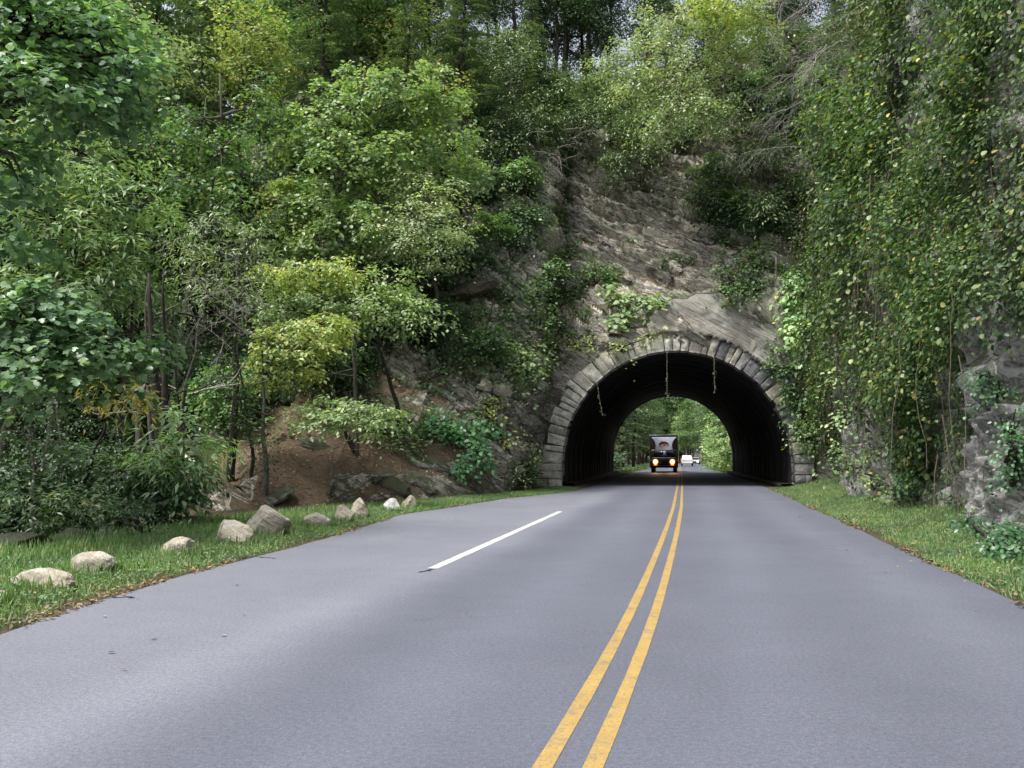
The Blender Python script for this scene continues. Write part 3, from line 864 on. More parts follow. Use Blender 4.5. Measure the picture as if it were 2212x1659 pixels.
mb = MB(); mb.add(P_.reshape(-1, 3), np.stack([a, a + 1, a + n_ + 1, a + n_], -1).reshape(-1, 4))
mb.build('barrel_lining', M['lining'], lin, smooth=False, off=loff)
# concrete kerb walks along both tunnel sides
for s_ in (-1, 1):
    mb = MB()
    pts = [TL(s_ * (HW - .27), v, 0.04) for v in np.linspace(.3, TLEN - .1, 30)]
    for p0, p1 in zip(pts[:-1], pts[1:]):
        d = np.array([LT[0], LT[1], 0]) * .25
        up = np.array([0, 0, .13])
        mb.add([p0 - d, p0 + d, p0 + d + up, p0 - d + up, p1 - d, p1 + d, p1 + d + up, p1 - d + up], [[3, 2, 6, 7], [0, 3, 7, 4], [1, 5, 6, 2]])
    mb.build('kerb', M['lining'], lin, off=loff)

mb = MB()
tq = np.linspace(0, math.pi, 50)
inn = [(HW + .01, -.2)] + [((HW + .01) * math.cos(t), ZC0 + .5 + (HW + .01) * math.sin(t)) for t in tq] + [(-(HW + .01), -.2)]
ouq = [(HW + 4.0, -.2)] + [((HW + 4.0) * math.cos(t), ZC0 + (HW + 4.0) * math.sin(t)) for t in tq] + [(-(HW + 4.0), -.2)]
nq = len(inn)
kq = np.arange(nq - 1)
mb.add(np.array([TL(u, TLEN + .1, z) for u, z in inn] + [TL(u, TLEN - .2, z) for u, z in ouq] + [TL(u, TLEN - .6, z) for u, z in ouq]), np.concatenate([np.stack([kq, kq + 1, kq + nq + 1, kq + nq], 1), np.stack([kq + nq, kq + nq + 1, kq + 2 * nq + 1, kq + 2 * nq], 1)]))
mb.build('far_collar', M['stone_r'], lin, off=loff)

# cement-faced wall over the right of the arch
from math import cos, sin, pi
mort = empty('mortared_wall', TL(3, 0, 6), 'smooth grey cement patch on the rock just above the right side of the arch', 'wall')
poly = [(-1.2, 7.05), (-.9, 8.0), (.2, 8.9), (1.2, 9.3), (2.2, 9.0), (3.2, 9.6), (4.6, 10.0), (5.1, 8.6), (5.6, 7.2), (4.8, 6.4)]
nu, nz_ = 60, 46
us = np.linspace(-1.4, 5.8, nu); zs = np.linspace(5.4, 10.2, nz_)
UU, ZZ = np.meshgrid(us, zs, indexing='ij')
top = np.interp(UU, [p[0] for p in [(-1.4, 7.0), (-.9, 8.0), (.2, 8.7), (1.2, 9.1), (2.2, 8.8), (3.2, 9.3), (4.4, 9.6), (4.9, 8.6), (5.4, 7.4), (5.8, 6.2)]], [7.0, 8.0, 8.7, 9.1, 8.8, 9.3, 9.6, 8.6, 7.4, 6.2])
top = top + (fbm(np.stack([UU * 2, UU * 0, UU * 0], -1), 3, 8) - .5) * .7
r_ = np.hypot(UU, ZZ - ZC0)
inside = (ZZ < top) & (r_ > HW + .75)
VV = -.16 - (fbm(np.stack([UU * 1.1, ZZ * 1.6 + UU * .8, UU * 0], -1), 5, 15, .62) - .3) * .55 + np.clip(ZZ - 8.2, 0, 3) * .25
Pm = TC[None, None] + LT * UU[..., None] + AX * VV[..., None]
Vm = np.concatenate([Pm, ZZ[..., None]], -1)
inf = inside[:-1, :-1] & inside[1:, 1:] & inside[1:, :-1] & inside[:-1, 1:]
i, j = np.meshgrid(np.arange(nu - 1), np.arange(nz_ - 1), indexing='ij'); a = i * nz_ + j
Fm = np.stack([a, a + nz_, a + nz_ + 1, a + 1], -1)[inf]
mb = MB(); mb.add(Vm.reshape(-1, 3), Fm)
o_ = mb.build('cement_face', M['mortar'], mort, smooth=True, off=TL(3, 0, 6))
sm_ = o_.modifiers.new('solid', 'SOLIDIFY'); sm_.thickness = .5; sm_.offset = -1
b_ = bmesh.new(); b_.from_mesh(o_.data); bmesh.ops.delete(b_, geom=[v for v in b_.verts if not v.link_faces], context='VERTS'); b_.to_mesh(o_.data); b_.free()

# ------------------------------------------------------------------ loose rocks
def rock_mesh(c, size, seed, mat, name='boulder', label=None, group=None, rot=0.0, tilt=(0, 0), cat='boulder', facet=.35, sub=4):
    b = bmesh.new()
    bmesh.ops.create_icosphere(b, subdivisions=sub, radius=1)
    P = np.array([v.co[:] for v in b.verts])
    r = np.random.default_rng(seed)
    D = unit(P)
    # cut by random planes for flat facets
    for _ in range(9):
        n = unit(r.normal(size=3)); h = r.uniform(.55, .9)
        e = np.clip(D @ n * np.linalg.norm(P, axis=1) - h, 0, None)
        P = P - e[:, None] * n * .9
    P = P * (1 + (fbm(D * 1.6 + seed, 3, seed) - .5)[:, None] * facet)
    P = P + D * (fbm(D * 6 + seed, 3, seed + 5) - .5)[:, None] * .07
    P[:, 2] = np.maximum(P[:, 2], -.5)
    P = P * np.array(size) / 2
    ca, sa = cos(tilt[0]), sin(tilt[0])
    P = P @ np.array([[1, 0, 0], [0, ca, sa], [0, -sa, ca]])
    ca, sa = cos(tilt[1]), sin(tilt[1])
    P = P @ np.array([[ca, 0, -sa], [0, 1, 0], [sa, 0, ca]])
    for v, p in zip(b.verts, P): v.co = p
    me = bpy.data.meshes.new(name); b.to_mesh(me); b.free()
    me.materials.append(mat)
    o = bpy.data.objects.new(name, me); col.objects.link(o)
    o.location = tuple(float(q) for q in c); o.rotation_euler = (0, 0, rot)
    return tag(o, label, cat, group)

bl = [  # left px, right px, top px, base px, material, label, tilt
 (-40, 12, 1282, 1312, 'boulder', 'grey boulder cut off by the left edge of the picture', (0, 0)),
 (20, 135, 1240, 1279, 'boulder', 'low wedge-shaped grey boulder, leftmost whole one of the row', (0, .12)),
 (135, 232, 1202, 1246, 'boulder', 'ridged two-humped grey boulder, second whole one from the left', (0, -.1)),
 (348, 422, 1169, 1205, 'boulder', 'small flat-sided grey boulder standing alone left of the big rounded one', (0, -.2)),
 (450, 535, 1130, 1181, 'boulder', 'big rounded grey boulder with a dark cleft, touching the tan boulder', (0, 0)),
 (527, 617, 1103, 1163, 'boulder', 'largest boulder of the row, tan and slab-sided', (0, -.1)),
 (645, 705, 1106, 1142, 'boulder', 'squat grey boulder standing alone right of the tan one', (0, 0)),
 (722, 757, 1097, 1131, 'boulder', 'small pale round boulder in front of a bumpy grey one', (0, 0)),
 (752, 795, 1082, 1121, 'boulder', 'bumpy grey boulder behind the small pale round one', (0, 0)),
 (825, 867, 1082, 1106, 'boulder_white', 'bright white quartz boulder in the verge', (0, 0)),
 (866, 903, 1076, 1101, 'boulder', 'grey boulder right beside the white quartz one, last of the row', (0, 0)),
]
boulder_pos = []
for k, (x0, x1, y0, y1, mt, lab, tl) in enumerate(bl):
    g = G((x0 + x1) / 2, y1)
    pm = FPX / g[1]
    w = (x1 - x0) / pm; h = (y1 - y0) / pm
    dep = w * .75
    c = g + np.array([0, dep * .35, 0])
    w *= (g[1] + dep * .3) / g[1]
    rock_mesh((c[0], c[1], h * .34), (w * 1.16, dep * 1.1, h * 1.68), 40 + k * 3, M[mt], label=lab, group='boulders lined up along the left verge', rot=rng.uniform(-.2, .2), tilt=tl)
    boulder_pos.append((c[0], c[1], w * .5))

def rock_at(px, py, size, seed, mat, label, group=None, tilt=(0, 0), rot=0, name='rock', sink=.25, cat='rock', Y=None):
    p, n = hit(px, py)
    if p is None: return
    c = p + np.array([0, size[1] * .1, -size[2] * sink * .3])
    return rock_mesh(c, size, seed, mat, name=name, label=label, group=group, tilt=tilt, rot=rot, cat=cat)

rock_at(590, 1078, (1.3, .7, .42), 101, M['boulder_green'], 'greenish flat slab lying on the bare soil above the boulders', tilt=(.3, -.5))
rock_at(568, 1098, (.7, .5, .25), 102, M['boulder_green'], 'small brown flat rock just behind the largest tan boulder', tilt=(.1, 0))
rock_at(912, 1000, (2.0, 1.2, .75), 103, M['boulder_green'], 'mossy-topped grey ledge jutting from the soil bank with a dark hollow under it', tilt=(.1, .35))
rock_at(852, 1052, (1.5, 1.0, .9), 104, M['boulder_dark'], 'dark jagged outcrop low on the soil bank, left of the pale one', tilt=(.2, .6))
rock_at(900, 1042, (1.7, 1.0, .9), 105, M['boulder_green'], 'pale grey-green outcrop low on the soil bank under the ledge', tilt=(.2, .5))
rock_at(690, 965, (1.4, 1.0, .5), 106, M['boulder_green'], 'grey slab at the top of the soil bank under the yellow-green branch', tilt=(.1, .3))
rock_at(425, 1075, (1.6, 1.0, 1.2), 107, M['boulder_dark'], 'tall dark rock in the shade at the left foot of the soil bank', tilt=(0, .4))
rock_at(1010, 632, (3.0, 2.0, 1.1), 108, M['boulder_dark'], 'big dark overhanging rock block high on the slope left of the tunnel', tilt=(0, -.45))
for k, (px, py, s) in enumerate([(1085, 842, .75), (1045, 832, .6), (1068, 812, .5), (1118, 868, .65), (1135, 905, .7), (1100, 890, .5), (1020, 812, .6), (1062, 868, .55), (1150, 845, .6), (1140, 950, .8)]):
    labs = ['tan squarish block, the palest of the loose rocks left of the arch', 'small pale block left of the tan squarish one', 'small flat block resting above the tan squarish one', 'grey block right of and below the tan squarish one', 'dark grey block beside the arch at mid height', 'small brown block below the tan squarish one', 'grey block at the left end of the loose rocks', 'small block below the pale one', 'grey block highest beside the arch', 'lowest dark block beside the left jamb']
    rock_at(px, py, (s * 1.3, s, s), 120 + k, M['boulder_green'] if k not in (0, 1) else M['boulder'], labs[k], group='loose rock blocks left of the tunnel arch', tilt=(0, rng.uniform(-.3, .4)), name='rock_block')
for k, (px, py, s, lab) in enumerate([(25, 1180, 1.5, 'broad brown creek rock at the left edge beyond the boulders'), (150, 1165, 1.1, 'dark creek rock half hidden under the low shrub'), (225, 1150, .9, 'rounded creek rock between low shrub and grass'), (60, 1135, .8, 'pale creek rock at the far water edge')]):
    rock_at(px, py, (s * .8, s * .7, s * .4), 140 + k, M['boulder_dark'], lab, group='rocks in the creek bed', name='creek_rock')
# creek
mb = MB()
cp = np.array([(-40, 6), (-22, 9), (-14, 12), (-11, 16), (-12.5, 21), (-18, 28), (-30, 36)], float)
cc = smooth_curve(cp, .8)
d = unit(np.gradient(cc, axis=0)); nn = np.stack([-d[:, 1], d[:, 0]], 1)
V = np.concatenate([np.c_[cc + nn * 2.2, np.full(len(cc), -1.92)], np.c_[cc - nn * 2.2, np.full(len(cc), -1.92)]])
m = len(cc); k = np.arange(m - 1)
mb.add(V, np.stack([k, k + m, k + m + 1, k + 1], 1))
tag(mb.build('water', M['water']), kind='structure')

# ------------------------------------------------------------------ foliage tools
TPL = {}
TPL['kite'] = (np.array([(0, 0, 0), (.45, .27, .05), (1, 0, -.06), (.45, -.27, .05)]), [[0, 1, 2], [0, 2, 3]])
TPL['round'] = (np.array([(0, 0, 0), (.25, .36, .05), (.7, .33, .04), (1, 0, -.06), (.7, -.33, .04), (.25, -.36, .05)]), [[0, 1, 2, 3], [0, 3, 4, 5]])
TPL['long'] = (np.array([(0, 0, 0), (.4, .13, .03), (1, 0, -.1), (.4, -.13, .03)]), [[0, 1, 2, 3]])
_ml = [(0, 0, 0), (.12, .3, .02), (.3, .52, -.04), (.48, .25, .03), (.72, .34, -.02), (1, 0, -.08), (.72, -.34, -.02), (.48, -.25, .03), (.3, -.52, -.04), (.12, -.3, .02)]
TPL['maple'] = (np.array(_ml), [[0, 1, 2, 3], [0, 3, 4, 5], [0, 5, 6, 7], [0, 7, 8, 9]])
TPL['needle'] = (np.array([(0, 0, 0), (.4, .16, 0), (1, .02, -.08), (.45, -.16, 0)]), [[0, 1, 2, 3]])
TPL['blade'] = (np.array([(0, .05, 0), (0, -.05, 0), (.55, 0, .06), (1, .0, -.05)]), [[0, 1, 2], [1, 3, 2]])

def add_leaves(mb, pos, nrm, size, kind='kite', fwd=None):
    pos = np.asarray(pos, float); N = len(pos)
    if N == 0: return
    nrm = unit(nrm)
    rv = rng.normal(size=(N, 3)) if fwd is None else np.asarray(fwd) + rng.normal(size=(N, 3)) * .35
    t = unit(rv - nrm * (rv * nrm).sum(1, keepdims=True))
    b = np.cross(nrm, t)
    T_, F_ = TPL[kind]
    size = np.broadcast_to(size, (N,))[:, None, None]
    V = pos[:, None] + size * (T_[None, :, 0:1] * t[:, None] + T_[None, :, 1:2] * b[:, None] + T_[None, :, 2:3] * nrm[:, None])
    F = np.array(F_)
    FF = (F[None] + (np.arange(N) * len(T_))[:, None, None]).reshape(-1, F.shape[1])
    mb.add(V.reshape(-1, 3), FF)

def ell_pts(n, r, shell=.55):
    d = unit(rng.normal(size=(n, 3)))
    rad = rng.uniform(shell ** 3, 1, n) ** (1 / 3)
    return d * rad[:, None] * np.asarray(r)

def clusters(mb, cen, bc, per, spread, lsize, kind, flat=.4, up=1.0, out=.5, jit=.55, droop=.5):
    """leafy sprays round each centre; leaves face mostly up and outwards"""
    n = len(cen)
    k = np.repeat(np.arange(n), per)
    off = rng.normal(size=(len(k), 3)) * np.array([1, 1, flat]) * spread
    sc_ = rng.uniform(.6, 1.35, n)[k][:, None]
    off *= sc_
    off[:, 2] -= droop * (off[:, 0] ** 2 + off[:, 1] ** 2) / max(spread, .01) * .5
    pos = cen[k] + off
    o = unit(pos - np.asarray(bc)) * out
    nrm = np.array([0, 0, up]) + o + rng.normal(size=pos.shape) * jit
    fw = unit(off + 1e-6) + np.array([0, 0, -.4])
    add_leaves(mb, pos, nrm, rng.uniform(.65, 1.25, len(pos)) * lsize, kind, fw)

def wiggle(p0, p1, n=7, amp=.08, sag=0.0):
    t = np.linspace(0, 1, n)[:, None]
    L = np.linalg.norm(p1 - p0)
    w = np.cumsum(rng.normal(size=(n, 3)), 0) * amp * L / n
    w -= t * w[-1]
    q = p0 * (1 - t) + p1 * t + w
    q[:, 2] += sag * L * (4 * t * (1 - t))[:, 0]
    return q

def px_blob(b):
    """(px, py, Y, rpx, rpy[, depth m]) -> centre and radii in metres"""
    px, py, Y, rpx_, rpy_ = b[:5]
    c = A(px, py, Y)
    k = Y / FPX
    return c, np.array([rpx_ * k, b[5] if len(b) > 5 else max(rpx_, rpy_) * k * .8, rpy_ * k])

def make_tree(name, label, cat, base, blobs, leaf, bark, lsize=.13, kind='kite', dens=3.0, per=34, spread=.3, flat=.35, group=None, trunk_r=.12, up=1.0, out=.5, jit=.5, droop=.4, layer=0, lean=None, twigs=True, shell=.4, trunk_top=None, sink=.3):
    base = np.asarray(base, float)
    dens *= 1.9; per = int(per * 1.15); lsize *= 1.08
    root = empty(name, base, label, cat, group)
    cr, tk = MB(), MB()
    info = [px_blob(b) if not isinstance(b[0], np.ndarray) else b for b in blobs]
    cs_ = np.array([c for c, r in info]); zt = max(c[2] + r[2] * .5 for c, r in info)
    w = np.array([r[0] * r[2] for c, r in info])
    topc = (cs_ * w[:, None]).sum(0) / w.sum()
    tip = np.array([topc[0], topc[1], zt]) if trunk_top is None else np.asarray(trunk_top, float)
    b0 = base - np.array([0, 0, sink])
    main = wiggle(b0, tip, 12, .12)
    tk.tube(main, trunk_r * np.linspace(1.1, .18, 12), 8)
    for c, r in info:
        n = max(4, int(dens * r[0] * max(r[2], r[1] * .6) * math.pi))
        cen = c + ell_pts(n, r, shell * .5) * rng.lognormal(0, .22, (n, 1))
        if layer:
            q = np.round((cen[:, 2] + cen[:, 0] * .15) / layer) * layer - cen[:, 0] * .15
            cen[:, 2] = q + rng.normal(size=n) * layer * .1
        clusters(cr, cen, c - np.array([0, 0, r[2] * .5]), per, spread, lsize, kind, flat, up, out, jit, droop)
        # limb to the blob
        zz = np.clip(c[2] - np.linalg.norm(c[:2] - tip[:2]) * .5 - r[2] * .3, b0[2] + (tip[2] - b0[2]) * .25, tip[2])
        k = int(np.clip(np.searchsorted(main[:, 2], zz), 2, 11)) if main[-1, 2] > main[0, 2] else 6
        limb = wiggle(main[k], c, 7, .12, .05)
        tk.tube(limb, trunk_r * np.linspace(.5, .12, 7), 5, cap=False)
        if twigs:
            for q in cen[:: max(1, n // 26)]:
                j = rng.integers(3, 7)
                tk.tube(wiggle(limb[j], q, 5, .15, .04), trunk_r * np.linspace(.16, .04, 5), 3, cap=False)
    tk.build('trunk', bark, root, smooth=True, off=base)
    cr.build('crown', leaf, root, off=base)
    return root

print('terrain done', ns, nt_)
# ------------------------------------------------------------------ vehicles
def wheel(parent, name, c, r, w, off):
    mb = MB(); mb.cyl(c, (1, 0, 0), r, w, 24)
    wo = mb.build(name, M['rubber'], parent, smooth=False, bevel=.02, off=off)
    mb = MB(); mb.cyl((c[0], c[1], c[2]), (1, 0, 0), r * .58, w + .02, 16)
    mb.build('rim', M['chrome'], wo, off=off)
    return wo
M['rubber'] = plain('rubber', (0.012, 0.012, 0.012), 0.8)
M['chrome'] = plain('dull_metal', (0.35, 0.35, 0.36), 0.35, 0.9)
M['truck_body'] = plain('dark_brown_paint', (0.028, 0.02, 0.02), 0.3, coat=0.5)
M['hood'] = plain('slate_paint', (0.13, 0.14, 0.18), 0.25, coat=0.6)
M['panel'] = plain('pale_blue_panel', (0.5, 0.55, 0.66), 0.45)
M['bean'] = plain('red_brown_print', (0.2, 0.055, 0.03), 0.5)
M['bean2'] = plain('tan_print', (0.42, 0.3, 0.2), 0.5)
M['glass'] = plain('dark_glass', (0.012, 0.014, 0.018), 0.06)
M['headlamp'] = plain('headlamp_glow', (1, 0.8, 0.5), 0.3, emit=(1.0, 0.72, 0.3), es=4)
M['head_halo'] = plain('headlamp_halo_glow', (1, 0.5, 0.2), 0.3, emit=(1.0, 0.27, 0.03), es=1.6)  # orange halo round each headlamp, drawn as a glowing ring
M['amber'] = plain('amber_lamp', (1, 0.35, 0.05), 0.3, emit=(1.0, 0.3, 0.04), es=1.2)
M['car_white'] = plain('white_car_paint', (0.78, 0.78, 0.8), 0.3, coat=0.6)
M['car_silver'] = plain('silver_car_paint', (0.6, 0.61, 0.63), 0.3, 0.2, coat=0.6)
M['tail'] = plain('tail_lamp_glow', (0.8, 0.02, 0.03), 0.3, emit=(1.0, 0.03, 0.05), es=6)
M['whitelamp'] = plain('car_headlamp_glow', (1, 1, 1), 0.3, emit=(1.0, 0.97, 0.9), es=14)
M['plastic'] = plain('black_trim', (0.015, 0.015, 0.016), 0.5)

tx, ty = 14.05, 79.2
tr = empty('delivery_truck', (tx, ty, 0), 'dark box truck with glowing headlights and a pale panel over its cab', 'truck', rz=-R(10.4))
tr.scale = (1.14, 1.14, 1.14)
o3 = (0, 0, 0)
mb = MB(); mb.box((0, 3.2, 1.83), (2.28, 4.6, 2.3)); mb.build('cargo_box', M['truck_body'], tr, bevel=.04)
mb = MB(); mb.box((0, 3.2, 3.01), (2.34, 4.7, .07)); mb.build('roof', M['chrome'], tr, bevel=.015)
mb = MB(); mb.box((0, .35, 1.32), (2.14, 1.3, 1.0), (.95, .75)); cabo = mb.build('cab', M['truck_body'], tr, bevel=.05)
# windscreen
mb = MB(); mb.add([(-.82, -.31, 1.33), (.82, -.31, 1.33), (.76, -.155, 1.79), (-.76, -.155, 1.79), (-.82, -.27, 1.33), (.82, -.27, 1.33), (.76, -.11, 1.79), (-.76, -.11, 1.79)], [[0, 1, 2, 3], [4, 7, 6, 5], [0, 4, 5, 1], [1, 5, 6, 2], [2, 6, 7, 3], [3, 7, 4, 0]])
mb.build('windscreen', M['glass'], tr)
mb = MB(); mb.add([(-.05, -.325, 1.36), (.22, -.325, 1.36), (.12, -.2, 1.74), (-.02, -.2, 1.74), (-.05, -.31, 1.36), (.22, -.31, 1.36), (.12, -.185, 1.74), (-.02, -.185, 1.74)], [[0, 1, 2, 3], [4, 7, 6, 5], [0, 4, 5, 1], [1, 5, 6, 2], [2, 6, 7, 3], [3, 7, 4, 0]])
mb.build('windscreen_glint', M['panel'], tr)  # bright reflection on the windscreen, modelled as a pale slab
# hourglass panel on the box front above the cab
def slab(mb, poly, y0, y1):
    n = len(poly)
    V = [(x, y0, z) for x, z in poly] + [(x, y1, z) for x, z in poly]
    mb.add(V, [[k, (k + 1) % n, n + (k + 1) % n, n + k] for k in range(n)])
    b = mb.n - 2 * n
    mb.f.append(np.array([[b + k for k in range(n)]])); mb.f.append(np.array([[b + n + k for k in range(n)][::-1]]))
zz = np.linspace(1.86, 2.9, 12)
xr = [.66 + .42 * abs((z - 2.15) / .75) ** 2.2 for z in zz]
mb = MB()
for a0 in range(11):
    slab(mb, [(-xr[a0], zz[a0]), (xr[a0], zz[a0]), (xr[a0 + 1], zz[a0 + 1]), (-xr[a0 + 1], zz[a0 + 1])], .875, .9)
pn = mb.build('front_panel', M['panel'], tr)
for sx_, rt in ((-1, .5), (1, -.35)):
    mb = MB(); th_ = np.linspace(0, 2 * pi, 20, endpoint=False)
    ex, ez = .27 * np.cos(th_), .18 * np.sin(th_)
    slab(mb, [(sx_ * .15 + x * cos(rt) - z * sin(rt), 2.3 + x * sin(rt) + z * cos(rt)) for x, z in zip(ex, ez)], .855 + (.006 if sx_ > 0 else 0), .874)
    mb.build('bean_emblem', M['bean'], pn)
    mb = MB(); slab(mb, [(sx_ * .15 + x * cos(rt) - z * sin(rt), 2.3 + x * sin(rt) + z * cos(rt)) for x, z in ((-.15, -.02), (0, .015), (.15, -.02), (.15, .0), (0, .035), (-.15, 0))], .846 + (.006 if sx_ > 0 else 0), .853 + (.006 if sx_ > 0 else 0))
    mb.build('bean_emblem', M['bean2'], pn)
mb = MB(); mb.box((0, -.95, .86), (2.0, 1.4, .68), (.9, .9)); mb.build('bonnet', M['hood'], tr, bevel=.09)
mb = MB(); mb.box((0, -1.64, .8), (.85, .06, .42))
for k in range(5): mb.box((0, -1.68, .64 + k * .08), (.8, .03, .02))
mb.build('grille', M['plastic'], tr)
mb = MB(); mb.box((0, -1.74, .48), (2.0, .18, .2)); mb.build('bumper', M['plastic'], tr, bevel=.03)
for sx_ in (-1, 1):
    mb = MB(); mb.cyl((sx_ * .66, -1.66, .86), (0, 1, 0), .2, .1, 24); hl = mb.build('headlight', M['head_halo'], tr)
    mb = MB(); mb.cyl((sx_ * .66, -1.715, .86), (0, 1, 0), .14, .03, 24); mb.build('lens', M['headlamp'], hl)
    mb = MB(); mb.box((sx_ * .66, -1.69, .62), (.24, .05, .08)); mb.build('indicator', M['amber'], tr)
    mb = MB(); mb.box((sx_ * .93, -.95, .68), (.34, 1.3, .62)); mb.build('wing', M['truck_body'], tr, bevel=.08)
    mb = MB(); mb.tube([(sx_ * .95, -.2, 1.45), (sx_ * 1.25, -.35, 1.5)], .025, 6); mb.box((sx_ * 1.3, -.37, 1.5), (.2, .08, .38)); mb.build('mirror', M['plastic'], tr, bevel=.01)
    wheel(tr, 'wheel', (sx_ * .88, -.9, .39), .39, .27, o3)
    wheel(tr, 'wheel', (sx_ * .9, 4.2, .39), .39, .34, o3)
    sp = bpy.data.lights.new('headlight_beam', 'SPOT'); sp.energy = 90; sp.color = (1, .6, .28); sp.spot_size = R(50); sp.spot_blend = .8; sp.shadow_soft_size = .12
    so = bpy.data.objects.new('headlight_beam', sp); col.objects.link(so); so.parent = hl
    so.location = (sx_ * .66, -1.76, .86); so.rotation_euler = (R(72), 0, R(180))

def car(name, label, x, y, rz, paint, sections, rear=True, suv=True):
    """sections: list of (y, half width, z bottom, z top) for lower body and a cabin"""
    c = empty(name, (x, y, 0), label, 'car', rz=rz)
    L, W, H = (4.7, .93, 1.72) if suv else (4.5, .88, 1.42)
    belt = 1.02 if suv else .86
    def loft(stations):
        mb = MB(); ring = []
        for (yy, hw, z0, z1, top) in stations:
            ring.append([(-hw * .94, yy, z0), (-hw, yy, z0 + .18), (-hw, yy, (z0 + z1) / 2), (-hw * top, yy, z1), (hw * top, yy, z1), (hw, yy, (z0 + z1) / 2), (hw, yy, z0 + .18), (hw * .94, yy, z0)])
        Vv = np.array(ring).reshape(-1, 3); n = 8; m = len(ring)
        i = np.arange(m - 1)[:, None] * n; k = np.arange(n)[None]
        mb.add(Vv, np.stack([i + k, i + (k + 1) % n, i + n + (k + 1) % n, i + n + k], -1).reshape(-1, 4))
        mb.f.append(np.array([[k for k in range(n)]])); mb.f.append(np.array([[(m - 1) * n + k for k in range(n)][::-1]]))
        return mb
    h = L / 2
    if suv: st = [(-h, W * .86, .5, .98, .9), (-h + .15, W * .96, .38, 1.0, .93), (-.5, W, .3, 1.04, .95), (h - 1.2, W, .3, 1.04, .95), (h - .1, W * .98, .4, 1.04, .95), (h, W * .94, .45, 1.0, .95)]
    else: st = [(-h, W * .8, .42, .66, .9), (-h + .2, W * .95, .3, .76, .9), (-h + 1.2, W, .25, .9, .93), (.2, W, .25, .92, .93), (h - .9, W, .25, .95, .93), (h, W * .9, .4, .88, .9)]
    loft(st).build('body', paint, c, bevel=.04)
    if suv: cst = [(-.75, W * .9, 1.0, 1.05, .9), (.0, W * .9, .98, 1.64, .82), (.4, W * .9, .98, H, .82), (h - .45, W * .9, .98, H, .84), (h - .12, W * .92, .98, 1.1, .9)]
    else: cst = [(-.95, W * .9, .84, .9, .9), (-.15, W * .88, .84, 1.36, .76), (.5, W * .88, .84, H, .76), (1.1, W * .88, .84, 1.36, .76), (1.75, W * .9, .84, .92, .9)]
    loft(cst).build('cabin', paint, c, bevel=.04)
    yr = h + .005
    if suv:
        mb = MB(); mb.add([(-.68, h - .15, 1.13), (.68, h - .15, 1.13), (.62, h - .36, 1.56), (-.62, h - .36, 1.56), (-.68, h - .05, 1.13), (.68, h - .05, 1.13), (.62, h - .28, 1.56), (-.62, h - .28, 1.56)], [[0, 1, 2, 3], [4, 7, 6, 5], [0, 4, 5, 1], [1, 5, 6, 2], [2, 6, 7, 3], [3, 7, 4, 0]])
        mb.build('rear_window', M['glass'], c)
        for s in (-1, 1):
            mb = MB(); mb.box((s * .84, h - .02, .92), (.16, .12, .4)); mb.build('tail_light', M['tail'], c, bevel=.02)
        mb = MB(); mb.box((0, h + .05, .48), (1.7, .14, .2)); mb.build('bumper', M['chrome'], c, bevel=.03)
        mb = MB(); mb.box((0, h + .01, .82), (.5, .03, .14)); mb.build('number_plate', M['panel'], c)
    else:
        mb = MB(); mb.add([(-.7, -.93, .93), (.7, -.93, .93), (.58, -.22, 1.33), (-.58, -.22, 1.33), (-.7, -.9, .9), (.7, -.9, .9), (.58, -.2, 1.3), (-.58, -.2, 1.3)], [[0, 1, 2, 3], [4, 7, 6, 5], [0, 4, 5, 1], [1, 5, 6, 2], [2, 6, 7, 3], [3, 7, 4, 0]])
        mb.build('windscreen', M['glass'], c)
        for s in (-1, 1):
            mb = MB(); mb.cyl((s * .58, -h + .05, .62), (0, 1, 0), .14, .12, 16); mb.build('headlight', M['whitelamp'], c)
        mb = MB(); mb.box((0, -h - .0, .55), (.7, .08, .16)); mb.build('grille', M['plastic'], c)
        mb = MB(); mb.box((0, -h - .02, .38), (1.45, .12, .14)); mb.build('bumper', M['plastic'], c, bevel=.03)
    for s in (-1, 1):
        for yy in (-h + .9, h - .95):
            wheel(c, 'wheel', (s * (W - .1), yy, .33), .33, .22, o3)
        mb = MB(); mb.box((s * (W * .86), .55, (belt + H) / 2), (.05, 2.0 if suv else 1.5, (H - belt) * .55), (.85, .8)); mb.build('side_window', M['glass'], c)
    return c
car('white_suv', 'white estate car seen from behind with red tail lights lit, beyond the tunnel', 28.5, 139.5, -R(11), M['car_white'], None, suv=True)
car('silver_car', 'silver saloon car facing this way with its lights on, right of the white one', 37.0, 173.0, -R(14) , M['car_silver'], None, suv=False)

# ------------------------------------------------------------------ forest prototypes
def proto_blobs(spec):
    return [(np.array(c, float), np.array(r, float)) for c, r in spec]
def deciduous(kind, h, seed, leaf, bark, w=3.2, lsize=.2, per=34, dens=2.3, spread=.42, name='forest_tree', low=.25):
    r = np.random.default_rng(seed)
    bl_ = []
    n = 9
    for k in range(n):
        t = low + (1 - low) * (k + .5) / n
        a = k * 2.4 + r.uniform(0, 1)
        rad = w * (1 - abs(t - .6) * 1.1) * .62
        bl_.append((np.array([math.cos(a) * rad * .8, math.sin(a) * rad * .8, t * h]), np.array([rad * 1.1, rad * 1.1, h * .085])))
    bl_.append((np.array([0, 0, h * .95]), np.array([w * .4, w * .4, h * .07])))
    return make_tree(name, None, None, (0, 0, 0), bl_, leaf, bark, lsize=lsize, dens=dens, per=per, spread=spread, trunk_r=.17, droop=.4, group=None, trunk_top=(r.uniform(-.4, .4), r.uniform(-.4, .4), h))

